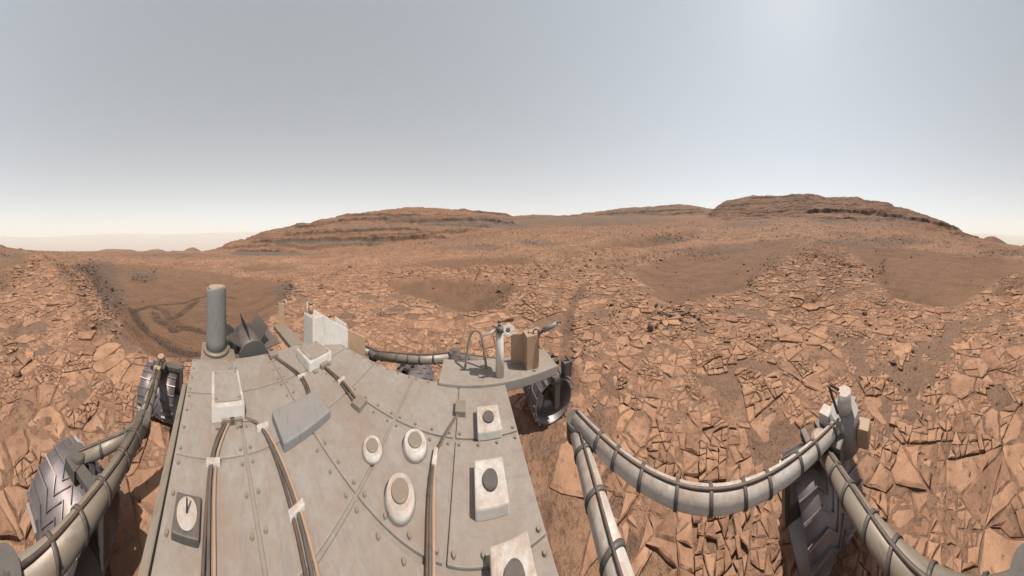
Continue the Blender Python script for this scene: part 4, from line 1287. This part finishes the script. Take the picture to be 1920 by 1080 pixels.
# deck fittings
def fitting(name, px, py, build, m, **k):
    d = (CAMZ - DZ - .01) * KX / (py - HOR)
    p = W(px, py, d)
    bm = B(); build(bm, p); return part(name, bm, m, **k)
for (f, l, r, h) in ((-.25, .55, .06, .045), (-.25, .72, .06, .045), (-.42, .62, .05, .035)):
    bm = B(); tube(bm, P(f, l, DZ + .008), P(f, l, DZ + h), r, r * .8, 24); o = part('sample_inlet', bm, M_WHITE, smooth=True)
    bm = B(); tube(bm, P(f, l, DZ + h), P(f, l, DZ + h + .006), r * .55, r * .5, 24); part('inlet_lid', bm, M_STRUT, o, smooth=True)
bm = B(); box(bm, P(-.98, .08, DZ + .06), (.24, .18, .1)); part('electronics_box', bm, M_WHITE, bevel=.01)
bm = B(); box(bm, P(-1.1, .78, DZ + .05), (.2, .22, .08)); part('electronics_box', bm, M_WHITE, bevel=.01)
bm = B(); box(bm, P(-.75, .45, DZ + .03), (.16, .28, .05)); part('electronics_box', bm, M_GREY, bevel=.008)
bm = B(); box(bm, P(-.55, -.09, DZ + .02), (.09, .09, .03)); cal = part('calibration_target', bm, M_DGREY, bevel=.004)
bm = B(); tube(bm, P(-.55, -.09, DZ + .035), P(-.55, -.09, DZ + .042), .035, .035, 24); part('target_disc', bm, M_WHITE, cal, smooth=True)
bm = B(); tube(bm, P(-.55, -.09, DZ + .042), P(-.55, -.09, DZ + .09), .004, .003, 8); part('target_post', bm, M_BLACK, cal)
for pts in ([(-.08, .05), (-.2, .2), (-.5, .28), (-.8, .25), (-.88, .12)], [(-.05, .1), (-.1, .4), (-.15, .7), (-.05, .93)], [(-.8, .55), (-1.0, .6), (-1.3, .5)], [(-.6, .75), (-.8, .8), (-1.0, .8)], [(-.1, -.04), (-.35, -.02), (-.7, .0), (-.88, .08)]):
    for k in (-1, 0, 1):
        bm = B(); hose(bm, [P(a + k * .007, b + k * .012 + random.gauss(0, .004), DZ + .018 + .004 * (k == 0)) for a, b in pts], .0062); part('cable', bm, (M_BLACK, M_DGREY, M_TAN)[k + 1], smooth=True)
    for q in (pts[0], pts[-1]):
        bm = B(); box(bm, P(*q, DZ + .025), (.06, .07, .035)); part('cable_connector', bm, M_STRUT, bevel=.004)
    for q0, q1 in zip(pts[1:-1], pts[2:]):
        bm = B(); box(bm, P(*q0, DZ + .022), (.018, .06, .024)); part('cable_tie', bm, M_WHITE, bevel=.003)
for (f, l, sf, sl, z) in ((-.98, .08, .24, .18, .11), (-1.1, .78, .2, .22, .09)):
    bm = B(); box(bm, P(f, l, DZ + z + .004), (sf * .86, sl * .82, .008)); lid = part('box_lid', bm, M_DECK, bevel=.002)
    for a in (-1, 1):
        for b in (-1, 1):
            o = bpy.data.objects.new('bolt', BOLT); C.objects.link(o); o.parent = lid; o.location = P(f + a * sf * .38, l + b * sl * .36, DZ + z + .008)
            bm = B(); box(bm, P(f + a * (sf / 2 + .012), l + b * sl * .3, DZ + .018), (.03, .03, .012)); part('mounting_foot', bm, M_STRUT, bevel=.003)
for (f, l) in ((.1, .85), (.08, .62), (.12, .42)):
    bm = B(); box(bm, P(f, l, DZ + .03), (.12, .13, .045)); o = part('access_cover', bm, M_WHITE, bevel=.006)
    bm = B(); tube(bm, P(f, l, DZ + .052), P(f, l, DZ + .062), .03, .028, 20); part('cover_plug', bm, M_DGREY, o, smooth=True)
for l in (-.205, 1.145):
    bm = B(); box(bm, P(-.5, l, DZ - .06), (1.3, .03, .05)); part('side_rail', bm, M_STRUT, bevel=.006)

# ------------------------------------------------------------------ dusty air
def haze_box():
    bm = bmesh.new()
    bmesh.ops.create_cube(bm, size=1)
    for v in bm.verts:
        v.co = Vector((v.co.x * 42000, v.co.y * 42000, -460 if v.co.z < 0 else 2000))
    me = bpy.data.meshes.new('haze'); bm.to_mesh(me); bm.free()
    m = bpy.data.materials.new('dusty_air'); m.use_nodes = True
    nt = m.node_tree
    for n in list(nt.nodes): nt.nodes.remove(n)
    out = nt.nodes.new('ShaderNodeOutputMaterial')
    pv = nt.nodes.new('ShaderNodeVolumePrincipled')
    pv.inputs['Color'].default_value = (0.99, 0.95, 0.895, 1)
    pv.inputs['Density'].default_value = HAZE
    pv.inputs['Anisotropy'].default_value = 0.0
    nt.links.new(pv.outputs[0], out.inputs['Volume'])
    me.materials.append(m)
    o = bpy.data.objects.new('haze', me); link(o); o['kind'] = 'stuff'
    o['label'] = 'pale dusty air over the whole crater'
    return o
HAZE = 1.1e-4
haze_box()
